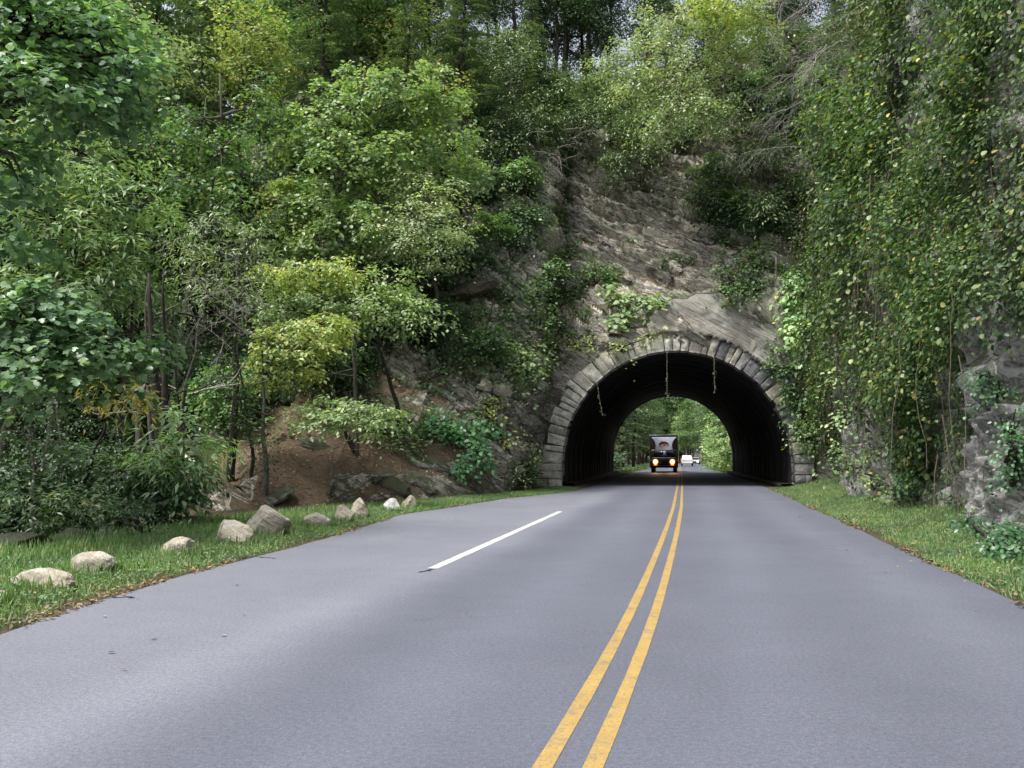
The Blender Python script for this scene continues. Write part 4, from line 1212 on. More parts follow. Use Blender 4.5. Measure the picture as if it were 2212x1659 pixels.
def hemlock(h, w, seed, leaf, bark, name='hemlock_tree', low=.2, per=62, step=.36, ls=.22):
    r = np.random.default_rng(seed)
    root = empty(name, (0, 0, 0), None, None)
    tk, cr = MB(), MB()
    top = np.array([r.uniform(-.3, .3), r.uniform(-.3, .3), h])
    main = wiggle(np.array([0, 0, -.4]), top, 12, .04)
    tk.tube(main, .2 * np.linspace(1.1, .1, 12), 8)
    z = low * h
    while z < h - .3:
        t = (z / h - low) / (1 - low)
        L = w * (1 - t) ** .7 * r.uniform(.65, 1.1) + .25
        for q in range(4):
            a = r.uniform(0, 2 * pi)
            b = np.array([np.interp(z, main[:, 2], main[:, 0]), np.interp(z, main[:, 2], main[:, 1]), z])
            e = b + np.array([cos(a) * L, sin(a) * L, -.22 * L + r.uniform(-.1, .3)])
            pts = wiggle(b, e, 6, .06, .08)
            tk.tube(pts, np.linspace(.035, .01, 6), 3, cap=False)
            m = int(per * L)
            tt_ = r.uniform(.15, 1, m) ** .8
            pp = np.stack([np.interp(tt_, np.linspace(0, 1, 6), pts[:, k]) for k in range(3)], 1)
            side = np.array([-sin(a), cos(a), 0])
            wdt = (.12 + .3 * L * .35) * (1.1 - tt_)
            lat = r.uniform(-1, 1, m)
            pp += side * (lat * wdt)[:, None]
            pp[:, 2] -= np.abs(lat) * wdt * .35 + r.uniform(0, .08, m)
            fw = np.array([cos(a), sin(a), -.3]) + side * np.sign(lat)[:, None] * .8
            add_leaves(cr, pp, np.array([0, 0, 1.0]) + rng.normal(size=pp.shape) * .35, r.uniform(.7, 1.3, m) * ls, 'needle', fw)
        z += step * r.uniform(.7, 1.2)
    tk.build('trunk', bark, root, smooth=True)
    cr.build('crown', leaf, root)
    return root

protos = {
 'h1': hemlock(15, 3.2, 11, M['l_hem'], M['bark_dark']),
 'h2': hemlock(19, 3.4, 12, M['l_hem'], M['bark_dark'], low=.3),
 'd1': deciduous('d', 15, 21, M['l_mid'], M['bark_dark']),
 'd2': deciduous('d', 13, 22, M['l_bright'], M['bark_grey'], w=3.0),
 'd3': deciduous('d', 17, 23, M['l_dark'], M['bark_dark'], w=3.4, low=.2),
 'd4': deciduous('d', 12, 24, M['l_yellow'], M['bark_grey'], w=2.8),
 'p1': deciduous('d', 17, 25, M['l_dark'], M['bark_dark'], w=2.6, low=.28, dens=1.6),
}
PL = {'h': 'hemlock_tree', 'd': 'broadleaf_tree', 'p': 'tall_thin_tree'}
def plant(key, x, y, label, cat, group, s=1.0, z=None, rz=None, s2=None):
    p = protos[key]
    c = copy_tree(p)
    c.name = PL[key[0]]
    g = drop(x, y) if z is None else np.array([x, y, z])
    c.location = (float(x), float(y), float(g[2]) - .2)
    c.rotation_euler = (rng.uniform(-.04, .04), rng.uniform(-.04, .04), rng.uniform(0, 6.28) if rz is None else rz)
    c.scale = (s, s, s if s2 is None else s2)
    return tag(c, label, cat, group)

# ridge above the tunnel: thin trunks against the sky
for k in range(34):
    x = -18 + k * 1.55 + rng.uniform(-1, 1); y = 57 + rng.uniform(-5, 9)
    plant('p1', x, y, 'thin dark tree standing on the ridge over the tunnel with sky showing between trunks', 'tree', 'thin trees along the ridge top', s=rng.uniform(.7, .95))
for px_, y_, s_ in ((1205, 58, .85), (1232, 62, .95), (1262, 60, .9), (1290, 64, .9), (1180, 63, .9), (1320, 58, .8)):
    plant('p1', (px_ - CXP) / FPX * y_, y_, 'thin dark tree standing on the ridge over the tunnel with sky showing between trunks', 'tree', 'thin trees along the ridge top', s=s_)
# forested hillside left
for k in range(64):
    y = 30 + 38 * rng.uniform(0, 1)
    x = -9 - rng.uniform(0, 1) * (y * .75 - 8)
    if CXP + x / y * FPX > 430 and y < 40: continue
    key = ['h1', 'h2', 'd1', 'd3', 'd1', 'd2', 'h1', 'd4'][rng.integers(0, 8)] if y > 36 else ['h1', 'd3', 'h2', 'd1'][rng.integers(0, 4)]
    lab = {'h': 'dark hemlock in the forest covering the left hillside', 'd': 'leafy broadleaf tree in the forest covering the left hillside'}[key[0]]
    plant(key, x, y, lab, 'tree', 'hemlocks on the left hillside' if key[0] == 'h' else 'broadleaf trees on the left hillside', s=rng.uniform(.75, 1.25))
for px_, y_, key, s_ in ((330, 58, 'd1', 1.3), (380, 62, 'h2', 1.1), (430, 60, 'd2', 1.2), (280, 60, 'h1', 1.4), (220, 56, 'd1', 1.4), (160, 60, 'h2', 1.2), (60, 58, 'd1', 1.4), (500, 62, 'h1', 1.2)):
    plant(key, (px_ - CXP) / FPX * y_, y_, 'tree in the forest covering the left hillside', 'tree', 'hemlocks on the left hillside' if key[0] == 'h' else 'broadleaf trees on the left hillside', s=s_)
# slope above the left bank and over the arch
for k, (x, y, key, s) in enumerate([(-5, 38, 'h1', .7), (-8, 36, 'h1', .8), (-2.5, 42, 'h2', .6), (-6.5, 43, 'd1', .8), (1.5, 45.5, 'h1', .4), (4.5, 48.5, 'h1', .35), (8, 49, 'd3', .3), (-10, 40, 'd1', .9), (-3, 47, 'h1', .45), (12, 46.5, 'h1', .5), (15, 44, 'h1', .4), (16.5, 40, 'h1', .55), (-13, 35, 'h2', .8), (1, 50, 'h2', .35), (10, 52, 'h2', .35)]):
    plant(key, x, y, 'dark conifer clinging to the steep slope around the bare rock' if key[0] == 'h' else 'small dark broadleaf tree on the steep slope around the bare rock', 'tree', 'conifers on the slope above the rock' if key[0] == 'h' else 'small broadleaf trees on the slope above the rock', s=s)
# above the right wall
for k in range(14):
    y = 6 + k * 2.6; x = np.interp(y, [0, 10, 30, 40], [13, 14, 18.5, 20]) + rng.uniform(-1.5, 2.5)
    plant(['d1', 'h1', 'd3'][k % 3], x, y, 'tree rooted on top of the rock wall along the right side', 'tree', 'trees on top of the right rock wall', s=rng.uniform(.5, .75))
# understorey shrubs
ORD = ['first', 'second', 'third', 'fourth', 'fifth', 'sixth', 'seventh', 'eighth', 'ninth', 'tenth', 'eleventh', 'twelfth', 'thirteenth', 'fourteenth', 'fifteenth', 'sixteenth', 'seventeenth', 'eighteenth', 'nineteenth', 'twentieth']
def ordinal(n):
    if n < 20: return ORD[n]
    tens = ['', '', 'twenty', 'thirty', 'forty', 'fifty', 'sixty', 'seventy', 'eighty', 'ninety'][(n + 1) // 10]
    return ['twentieth', 'thirtieth', 'fortieth', 'fiftieth', 'sixtieth', 'seventieth', 'eightieth', 'ninetieth'][(n + 1) // 10 - 2] if (n + 1) % 10 == 0 else tens + '-' + ORD[(n + 1) % 10 - 1]
def sproto(seed, leaf, kind='round', ls=.12):
    r = np.random.default_rng(seed)
    bl_ = [(np.array([r.uniform(-.7, .7), r.uniform(-.7, .7), r.uniform(.5, 1.5)]), np.array([.8, .8, .45])) for k in range(5)]
    return make_tree('shrub', None, None, (0, 0, 0), bl_, leaf, M['bark_dark'], lsize=ls, kind=kind, dens=3.8, per=60, spread=.22, trunk_r=.05, droop=.7, trunk_top=(0, 0, 1.4))
protos['s1'] = sproto(31, M['l_dark']); protos['s2'] = sproto(32, M['l_mid']); protos['s3'] = sproto(33, M['l_rhodo'], 'long', .18); protos['s4'] = sproto(34, M['l_dark'], 'kite')
PL['s'] = 'understorey_shrub'
for k in range(95):
    y = 10 + 38 * rng.uniform(0, 1) ** .8
    xr0 = lx(np.array([y]))[0]
    edge = min(xr0 - (4.7 if y < 22 else 6.5), -5)
    x = edge - rng.uniform(0, 1) ** 1.3 * (y * .62 + edge + 8 if y * .62 + edge + 8 > 2 else 2)
    if -10 < x < -2 and 20 < y < 27: continue
    plant(['s1', 's4', 's3', 's2', 's1'][k % 5], x, y, 'dark leafy shrub under the trees of the left wood', 'shrub', 'shrubs under the trees of the left wood', s=rng.uniform(.7, 1.5))
for k, (px, py) in enumerate([(1060, 430), (1090, 500), (1130, 300), (1050, 520), (960, 600), (870, 560), (1100, 350), (1200, 250), (1290, 270), (1450, 320), (1520, 380), (1650, 380), (1680, 480), (620, 840), (560, 880), (880, 720), (800, 760), (700, 830), (960, 690), (500, 930), (640, 620), (1010, 440), (1060, 250), (1380, 230), (1240, 230), (1500, 260), (1720, 420), (1710, 330), (1630, 250), (1740, 540), (1080, 330), (1120, 420), (1060, 380), (1140, 260), (1180, 300), (1050, 300), (1100, 530), (1150, 500), (1540, 450), (1580, 480), (1560, 520), (1640, 520), (1480, 300), (1410, 290), (980, 560), (900, 640), (1020, 600), (860, 700), (930, 760), (760, 820), (1010, 720), (1060, 790), (560, 800), (1340, 240), (1560, 400), (1640, 200), (1700, 180), (1740, 240), (1670, 140), (1600, 220), (1760, 160), (1720, 90), (1790, 300), (1780, 220), (1690, 300)]):
    p_, n_h = hit(px, py)
    if p_ is None: continue
    plant(['s1', 's4', 's3', 's2'][k % 4], p_[0], p_[1], 'shrub rooted in the steep rock slope around the tunnel', 'shrub', 'shrubs rooted in the rock slope', s=rng.uniform(.7, 1.2), z=p_[2])
# beyond the tunnel
for k in range(84):
    y = 84 + 150 * rng.uniform(0, 1) ** 1.0 if k < 60 else (rng.uniform(195, 240) if k < 74 else rng.uniform(112, 165))
    side = -1 if k % 2 else 1
    off_ = rng.uniform(6.5, 17) if side < 0 else rng.uniform(6, 12)
    if y > 190: off_ = rng.uniform(-3, 24)
    x = centre_x(min(y, 178)) + side * off_ + (0 if y < 178 else (y - 178) * .15)
    key = ['d1', 'd2', 'd1', 'd3', 'h1'][rng.integers(0, 5)]
    plant(key, x, y, 'leafy tree in the wood on the ' + ('left' if side < 0 else 'right') + ' of the road beyond the tunnel', 'tree', 'trees beyond the tunnel, ' + ('left' if side < 0 else 'right') + ' side', s=rng.uniform(.7, 1.1) * (1 if k < 60 else 1.35), z=ground_z(np.array([x]), np.array([float(y)]))[0])
for k in range(9):
    x = 29 + k * 1.7; y = 203 + (k % 3) * 6
    plant(['d1', 'd3', 'd2'][k % 3], x, y, 'leafy tree in the wood on the left of the road beyond the tunnel', 'tree', 'trees beyond the tunnel, left side', s=1.6, z=0)
plant('p1', 13.2, 112, 'tree with a pale bare lower trunk left of the truck beyond the tunnel', 'tree', None, s=.9, z=0)
for p in protos.values():
    for ch in list(p.children): bpy.data.objects.remove(ch)
    bpy.data.objects.remove(p)

# ------------------------------------------------------------------ individual trees seen in front
def gz(x, y): return drop(x, y)
make_tree('maple_tree', 'near maple with dark blue-green leaves and thick dark limbs filling the upper left corner', 'tree', gz(-12.3, 14.5),
  [(60, 60, 13.5, 150, 90, 1.6), (-150, 80, 13, 130, 100, 1.5), (-130, 260, 12.5, 110, 80, 1.4), (200, 70, 14, 130, 80, 1.5), (120, 190, 13, 140, 80, 1.5), (285, 150, 14, 80, 70, 1.2), (20, 330, 12.5, 60, 90, 1.2), (10, 500, 12.5, 40, 60, 1.0)],
  M['l_blue'], M['bark_dark'], lsize=.125, kind='maple', dens=4.2, per=46, spread=.2, trunk_r=.22, layer=.5, droop=.7, jit=.5, trunk_top=A(-60, -200, 13))
make_tree('walnut_tree', 'tree with drooping feathery light green leaflets left of centre, behind the near maple', 'tree', gz(-13.5, 21.5),
  [(180, 330, 20, 120, 70, 2), (270, 420, 19.5, 80, 70, 1.6), (120, 470, 19, 110, 90, 1.8), (250, 540, 19.5, 90, 60, 1.6), (180, 620, 19, 110, 60, 1.6), (60, 600, 18, 70, 70, 1.5), (300, 610, 20, 50, 45, 1.2)],
  M['l_walnut'], M['bark_dark'], lsize=.2, kind='long', dens=3.8, per=50, spread=.23, trunk_r=.16, layer=.45, droop=1.1, jit=.45, trunk_top=A(190, 250, 20.5))
make_tree('maple_tree', 'low maple boughs with blue-green leaves sweeping in from the left edge, below the feathery tree', 'tree', gz(-10.9, 12.8),
  [(60, 700, 12, 120, 50, 1.2), (-90, 660, 12, 90, 50, 1.1), (200, 745, 12.5, 110, 38, 1.1), (70, 790, 11.8, 95, 38, 1.1), (285, 745, 13, 55, 22, .8), (130, 650, 12.5, 90, 30, 1.0), (150, 800, 12, 50, 35, .8)],
  M['l_blue'], M['bark_dark'], lsize=.115, kind='maple', dens=6, per=44, spread=.16, trunk_r=.1, droop=.8, layer=.35, trunk_top=A(-60, 560, 12))
make_tree('sapling', 'spindly sapling with yellow and orange turning leaves under the blue-green boughs', 'tree', gz(-8.6, 16.2),
  [(235, 820, 15.5, 35, 22, .5), (275, 845, 15.5, 45, 18, .5), (325, 845, 15.7, 25, 22, .5), (240, 860, 15.5, 30, 12, .4)],
  M['l_orange'], M['bark_dark'], lsize=.16, dens=5, per=20, spread=.18, trunk_r=.05, kind='long', droop=.8)
make_tree('sapling', 'young tree with tiers of bright feathery leaves over the grass, left of the soil bank', 'tree', gz(-6.8, 17.4),
  [(400, 915, 16.5, 60, 28, .8), (360, 965, 16.2, 60, 28, .8), (430, 985, 16.5, 55, 30, .8), (315, 985, 16, 38, 18, .6), (400, 1045, 16.5, 45, 28, .7), (455, 950, 16.8, 40, 25, .6)],
  M['l_walnut'], M['bark_grey'], lsize=.19, kind='long', dens=6, per=30, spread=.17, trunk_r=.06, layer=.4, droop=1.2, jit=.4)
make_tree('maple_tree', 'big bright green maple in the centre left, the lightest crown of the forest', 'tree', gz(-7.3, 34),
  [(830, 190, 33, 110, 50, 2), (720, 260, 32.5, 90, 50, 2), (880, 250, 33, 110, 55, 2), (960, 210, 33.5, 60, 45, 1.5), (680, 330, 32, 70, 40, 1.6), (770, 370, 31.5, 100, 60, 2), (850, 330, 32, 70, 50, 1.7), (650, 440, 31.5, 70, 45, 1.6), (760, 460, 31, 90, 45, 1.6), (720, 530, 31, 100, 35, 1.6), (610, 500, 31.5, 50, 35, 1.4)],
  M['l_bright'], M['bark_grey'], lsize=.15, kind='round', dens=1.7, per=90, spread=.27, trunk_r=.16, droop=.9, jit=.45, layer=.8, shell=.5)
make_tree('maple_tree', 'maple branch tip turning yellow at the left edge of the bright green maple', 'tree', gz(-9.2, 32.5),
  [(620, 390, 31, 45, 28, 1.0), (600, 440, 31, 40, 26, 1.0), (650, 480, 31, 60, 25, 1.0)],
  M['l_yellow'], M['bark_grey'], lsize=.17, dens=3.5, per=32, spread=.26, trunk_r=.07, layer=.6)
make_tree('dogwood_tree', 'small tree with flat tiers of very pale fine leaves leaning out over the rock slope', 'tree', gz(-2.6, 33.5),
  [(930, 430, 31, 90, 40, 1.4), (900, 480, 30.5, 110, 35, 1.4), (860, 520, 30.5, 90, 25, 1.3), (980, 505, 31, 60, 16, 1.0), (930, 555, 31, 70, 28, 1.2), (890, 395, 31.5, 60, 30, 1.1)],
  M['l_pale'], M['bark_grey'], lsize=.13, dens=4.2, per=34, spread=.24, trunk_r=.09, layer=.42, droop=.5, jit=.4)
make_tree('maple_tree', 'green maple crown right of the big bright one, against the dark gully', 'tree', gz(-1.6, 38),
  [(980, 320, 35.5, 70, 40, 1.5), (950, 370, 35, 80, 35, 1.5), (1010, 370, 35.5, 40, 30, 1.2), (900, 400, 35, 50, 30, 1.2)],
  M['l_bright'], M['bark_dark'], lsize=.17, kind='round', dens=3.2, per=34, spread=.28, trunk_r=.1, droop=.8, layer=.6)
make_tree('maple_tree', 'slim maple with a yellow-green flat bough just under the bright green crown', 'tree', gz(-6.2, 29.5),
  [(690, 590, 27.5, 110, 22, 1.3), (640, 605, 27.5, 60, 16, 1.0), (740, 575, 27.5, 50, 18, 1.0)],
  M['l_yellow'], M['bark_dark'], lsize=.14, dens=6, per=36, spread=.22, trunk_r=.07, layer=.35, droop=.7)
make_tree('maple_tree', 'maple with broad yellow-green layered boughs above the soil bank', 'tree', gz(-5.0, 27.3),
  [(670, 710, 24.5, 95, 32, 1.4), (640, 750, 24, 80, 30, 1.3), (720, 700, 25, 70, 24, 1.2), (600, 730, 24, 50, 35, 1.2), (660, 790, 24.3, 70, 22, 1.1), (570, 790, 24.5, 45, 30, 1.0)],
  M['l_yellow'], M['bark_dark'], lsize=.135, dens=4.2, per=40, spread=.17, trunk_r=.09, layer=.42, droop=.7, jit=.45)
make_tree('maple_tree', 'green understorey maple between the two yellow-green boughs', 'tree', gz(-3.9, 30),
  [(820, 650, 27.5, 100, 45, 1.6), (700, 650, 27.5, 90, 30, 1.3), (900, 680, 28, 70, 35, 1.2), (840, 610, 28, 60, 30, 1.2), (600, 660, 27.5, 60, 30, 1.2)],
  M['l_bright'], M['bark_dark'], lsize=.15, dens=4, per=30, spread=.25, trunk_r=.08, layer=.5, droop=.7)
make_tree('maple_tree', 'low spreading bough of light green leaves hanging over the bare soil bank', 'tree', hit(790, 925)[0],
  [(760, 880, 23, 85, 26, 1.2), (830, 880, 23, 50, 30, 1.0), (700, 910, 22.6, 55, 20, 1.0), (790, 915, 22.8, 70, 20, 1.0), (640, 890, 23, 50, 22, .9)],
  M['l_bright'], M['bark_dark'], lsize=.125, dens=4.6, per=38, spread=.16, trunk_r=.06, layer=.36, droop=.6, jit=.45)
make_tree('maple_tree', 'yellow-green treetop at the top left of centre, standing above the dark hemlocks', 'tree', gz(-13.5, 40),
  [(540, 60, 37, 90, 45, 2), (500, 110, 37, 70, 35, 1.6), (590, 90, 37, 50, 40, 1.5), (540, 160, 37, 100, 40, 1.8), (460, 150, 37, 50, 30, 1.4)],
  M['l_yellow'], M['bark_grey'], lsize=.2, dens=2.4, per=34, spread=.34, trunk_r=.13, layer=.7, droop=.8)
make_tree('maple_tree', 'yellow-green treetop at the top of the picture with sky gaps to its right', 'tree', gz(-6.5, 46),
  [(760, 40, 43, 90, 50, 2.2), (840, 90, 43, 80, 50, 2), (700, 110, 43, 60, 40, 1.8), (900, 40, 43.5, 60, 40, 1.8), (870, 150, 42, 70, 30, 1.6), (950, 190, 41, 70, 35, 1.6)],
  M['l_yellow'], M['bark_dark'], lsize=.22, dens=2.2, per=32, spread=.36, trunk_r=.14, layer=.8, droop=.8)
make_tree('walnut_tree', 'pale grey-green tree with drooping sprays between the feathery tree and the yellow boughs', 'tree', gz(-10.4, 25.5),
  [(450, 490, 24, 80, 35, 1.4), (420, 540, 24, 60, 35, 1.3), (500, 560, 24.5, 70, 40, 1.4), (560, 520, 25, 50, 30, 1.2), (440, 610, 24, 60, 30, 1.2), (520, 640, 24.5, 60, 30, 1.2)],
  M['l_greypale'], M['bark_grey'], lsize=.17, kind='long', dens=3.4, per=28, spread=.27, trunk_r=.08, layer=.5, droop=1.0)
make_tree('birch_tree', 'tree with bright hanging light green boughs over the top centre of the rock face', 'tree', gz(13.5, 46),
  [(1400, 110, 39, 90, 40, 2), (1480, 150, 38, 110, 50, 2), (1380, 180, 38.5, 60, 30, 1.5), (1560, 60, 39, 90, 60, 2), (1470, 220, 37.5, 80, 40, 1.6), (1420, 270, 37.5, 50, 30, 1.3), (1530, 240, 37.5, 55, 45, 1.4), (1320, 130, 39.5, 45, 22, 1.2), (1600, 130, 38.5, 60, 50, 1.6), (1450, 40, 40, 90, 40, 2)],
  M['l_pale'], M['bark_grey'], lsize=.16, dens=3.2, per=36, spread=.3, trunk_r=.15, layer=.55, droop=1.1, jit=.45)
make_tree('maple_tree', 'sunlit yellow-green top at the upper edge, just left of the dead grey branches', 'tree', gz(17, 45),
  [(1590, 20, 36, 70, 30, 1.4), (1640, 40, 36, 50, 30, 1.3), (1540, 10, 37, 60, 20, 1.2)],
  M['l_yellow'], M['bark_dark'], lsize=.17, dens=4, per=34, spread=.27, trunk_r=.09, layer=.5)
make_tree('poplar_tree', 'hazy pale yellow-green tree far back in the top left corner', 'tree', gz(-21, 36),
  [(100, 40, 34, 110, 60, 3), (60, 110, 34, 90, 50, 3), (180, 100, 34, 60, 60, 2), (300, 60, 34, 90, 50, 2), (380, 130, 34, 70, 60, 2)],
  M['l_pale'], M['bark_grey'], lsize=.2, dens=1.8, per=34, spread=.4, trunk_r=.15, layer=.7)
make_tree('broadleaf_tree', 'mid green tree filling the space above the pale grey-green drooping sprays', 'tree', gz(-13, 31),
  [(420, 260, 29, 80, 50, 2), (480, 320, 29, 80, 50, 2), (400, 380, 29, 80, 50, 2), (560, 230, 31, 60, 60, 2), (500, 420, 28, 60, 30, 1.5)],
  M['l_mid'], M['bark_grey'], lsize=.17, dens=2.2, per=34, spread=.32, trunk_r=.15, layer=.7, droop=.9)
# hemlock boughs around the bare rock, dark gully growth
dk = [((1120, 130), 'hemlock bough mass at the top centre with sky gaps on both sides', [(1080, 90, 47, 80, 50), (1130, 150, 46, 110, 50), (1000, 120, 47, 60, 50), (1200, 200, 46, 90, 40)], (1.5, 49.5)),
      ((1100, 300), 'dark brushy growth above and left of the bare rock face', [(1090, 280, 42.5, 70, 50), (1150, 240, 43, 80, 35), (1060, 350, 41.5, 60, 50), (1120, 380, 41, 50, 40)], (0.5, 43.5)),
      ((1300, 260), 'dark rhododendron-like growth along the top edge of the rock face', [(1270, 240, 44.5, 90, 30), (1360, 280, 43.5, 60, 50), (1330, 340, 43, 40, 45)], (5.5, 46)),
      ((1560, 330), 'dark brush under the bright hanging boughs, right of the rock face', [(1600, 330, 41, 50, 30), (1660, 420, 39, 45, 45), (1650, 300, 40, 50, 40)], (11.5, 43.5))]
for c0, lab, bls, b in dk:
    make_tree('hemlock_shrub', lab, 'shrub', gz(*b), bls, M['l_hem'], M['bark_dark'], lsize=.2, kind='needle', dens=3.2, per=60, spread=.36, trunk_r=.1, layer=.45, droop=.9, jit=.4)

# dark understorey of the creek valley on the left
und = [((40, 960), 13.5, [(40, 930, 15, 110, 60), (120, 960, 16, 90, 50), (30, 1040, 14, 90, 40)], 'dark leafy shrub at the left edge under the trees', 'l_dark'),
       ((180, 1080), 14.8, [(150, 1080, 14.5, 90, 45), (220, 1070, 15, 60, 35), (100, 1110, 14, 60, 30)], 'dark rhododendron with broad leaves by the creek behind the boulders', 'l_rhodo'),
       ((250, 880), 19, [(200, 900, 18, 90, 50), (120, 850, 18, 80, 50), (260, 980, 18, 60, 50)], 'dark shade tree crown behind the rhododendron', 'l_dark'),
       ((300, 1120), 14, [(290, 1130, 14, 35, 20), (330, 1140, 14, 30, 16), (260, 1120, 14.2, 25, 16)], 'bright low weeds at the back of the grass, right of the rhododendron', 'l_mid'),
       ((540, 900), 24, [(520, 880, 23, 60, 60), (480, 780, 24, 60, 60), (560, 960, 22.5, 40, 40)], 'dark shrub mass left of the soil bank', 'l_dark'),
       ((390, 760), 22, [(380, 740, 22, 60, 60), (330, 680, 23, 60, 60)], 'dark shade foliage behind the yellow sapling', 'l_dark')]
for c0, yb, bls, lab, lf in und:
    p = A(c0[0], c0[1], yb)
    make_tree('shrub', lab, 'shrub', gz(p[0], yb + .5), bls, M[lf], M['bark_dark'], lsize=.07 if lf != 'l_rhodo' else .12, kind='kite' if lf != 'l_rhodo' else 'long', dens=5, per=80, spread=.24, trunk_r=.06, layer=.4, droop=.7)

# bare trunks in the dark wood
for k, (px, y, h, r_, lab, mt) in enumerate([
  (345, 16.8, 5, .11, 'dark trunk standing at the back of the grass behind the feathery sapling, left one', 'bark_dark'), (372, 17.2, 5, .17, 'thickest dark trunk at the back of the grass behind the feathery sapling', 'bark_dark'),
  (330, 17.6, 5, .06, 'thin leaning pole trunk beside the dark trunks at the back of the grass', 'bark_grey'), (155, 18, 6, .06, 'thin pale trunk rising above the rhododendron', 'bark_grey'),
  (240, 19, 6, .12, 'dark leaning trunk between the rhododendron and the grass', 'bark_dark'), (575, 23.5, 5, .07, 'thin straight trunk at the left end of the soil bank', 'bark_grey'),
  (770, 27, 6, .08, 'thin grey trunk standing up through the yellow-green boughs', 'bark_grey'), (310, 29, 9, .12, 'grey trunk seen between the feathery tree and the hemlocks, left one', 'bark_grey'),
  (340, 31, 10, .13, 'grey trunk seen between the feathery tree and the hemlocks, right one', 'bark_grey'), (435, 33, 12, .15, 'tall grey trunk below the yellow-green treetop', 'bark_grey'),
  (90, 22, 9, .12, 'dark trunk at far left above the creek', 'bark_dark'), (500, 25, 7, .12, 'dark trunk in the shade left of the soil bank', 'bark_dark')]):
    x = (px - CXP) / FPX * y
    b = gz(x, y)
    root = empty('bare_trunk', b, lab, 'tree trunk')
    mb = MB(); mb.tube(wiggle(b - [0, 0, .4], b + [rng.uniform(-.6, .6), rng.uniform(-.5, .5), h], 12, .07), r_ * np.linspace(1.15, .12, 12), 10)
    for q in range(4):
        zq = rng.uniform(.3, .95) * h; a = rng.uniform(0, 2 * pi); L = rng.uniform(.4, 1.4)
        s0 = b + [0, 0, zq]
        mb.tube(wiggle(s0, s0 + [cos(a) * L, sin(a) * L, rng.uniform(-.2, .5)], 5, .12), np.linspace(.03, .008, 5), 4, cap=False)
    mb.build('trunk', M[mt], root, smooth=True, off=b)

# dead, leafless tangles
def twigs(mb, p, d, L, r, depth, droop=.25, nb=3, spread=.7):
    n = 6
    q = [p]
    for k in range(n):
        d = unit(d + rng.normal(size=3) * .16 + np.array([0, 0, -droop * .18]))
        q.append(q[-1] + d * L / n)
    mb.tube(np.array(q), np.linspace(r, r * .45, n + 1), 4 if depth > 1 else 3, cap=False)
    if depth <= 0: return
    for k in range(nb + (depth > 1)):
        j = rng.integers(1, n + 1)
        dd = unit(d + rng.normal(size=3) * spread)
        twigs(mb, q[j], dd, L * rng.uniform(.45, .75), r * .5, depth - 1, droop, nb, spread)
def dead(name, label, cat, base, arms, mat, droop=.3, depth=3, L=2.2, r=.05, nb=3, trunk=None, spread=.7):
    base = np.asarray(base, float)
    root = empty(name, base, label, cat)
    mb = MB()
    if trunk is not None:
        mb.tube(wiggle(base, np.asarray(trunk, float), 9, .1), np.linspace(r * 2.2, r, 9), 7)
        mb.build('trunk', mat, root, smooth=True, off=base); mb = MB()
    for (p, d) in arms:
        twigs(mb, np.asarray(p, float), unit(np.asarray(d, float)), L * rng.uniform(.7, 1.2), r * rng.uniform(.5, .9), depth, droop, nb, spread)
    mb.build('branches', mat, root, off=base)
    return root
b = gz(14.6, 33)
arms = []
for k in range(26):
    p = A(rng.uniform(1740, 1900), rng.uniform(-30, 330), rng.uniform(28.5, 31))
    arms.append((p, (-1 + rng.normal() * .5, -.3, -.35 + rng.normal() * .3)))
dead('dead_tree', 'dead grey leafless tree with drooping twiggy branches at the top right', 'tree', b, arms, M['dead'], droop=.5, depth=3, L=1.9, r=.026, nb=4, trunk=A(1840, -60, 29.5), spread=.5)
arms = []
for k in range(22):
    p = A(rng.uniform(1800, 1960), rng.uniform(100, 480), rng.uniform(26, 28))
    arms.append((p, (rng.normal() * .25, -.1, -1)))
dead('dead_vine', 'mat of brown dead vine stems hanging beside the dead grey tree', 'vine', gz(12, 27), arms, M['deadbrown'], droop=.9, depth=2, L=2.6, r=.03, nb=3, spread=.4)
arms = [(A(rng.uniform(430, 560), rng.uniform(640, 760), rng.uniform(20, 21.5)), (rng.normal(), -.2, rng.normal() * .7)) for k in range(15)]
dead('dead_tangle', 'grey tangle of leafless branches in the shade left of the yellow-green boughs', 'dead branches', gz(-7.6, 23.5), arms[:8], M['dead'], droop=.1, depth=3, L=1.2, r=.016, nb=3)
arms = [(A(rng.uniform(360, 520), rng.uniform(500, 650), rng.uniform(22, 23)), (rng.normal(), -.2, rng.normal() * .7)) for k in range(12)]
dead('dead_tangle', 'thin dead twigs among the pale grey-green drooping sprays', 'dead branches', gz(-9.5, 25), arms[:7], M['dead'], droop=.2, depth=2, L=1.3, r=.012, nb=3)
arms = [(A(380, 840, 18), (-1, 0, .2)), (A(330, 885, 17), (-.4, 0, .9)), (A(330, 885, 17), (-1, 0, .2)), (A(420, 850, 18), (1, 0, .4))]
dead('dead_branch', 'crooked pale dead branch above the feathery sapling', 'dead branch', gz(-7.2, 18), arms, M['dead'], droop=.1, depth=2, L=1.0, r=.03, nb=2)
arms = [(A(rng.uniform(1130, 1230), rng.uniform(280, 360), 42.0), (rng.normal(), -.5, rng.normal())) for k in range(10)]
dead('dead_tangle', 'faint grey dead brush at the upper left corner of the rock face', 'dead branches', gz(2, 43), arms, M['dead'], droop=.3, depth=2, L=1.6, r=.025, nb=3)
arms = [(A(rng.uniform(700, 820), rng.uniform(930, 990), rng.uniform(23.5, 24.5)), (rng.normal(), -.2, rng.normal() * .3)) for k in range(9)]
dead('exposed_roots', 'tangle of bare roots along the top of the soil bank', 'roots', gz(-4.2, 26), arms, M['deadbrown'], droop=.5, depth=2, L=.9, r=.025, nb=2)

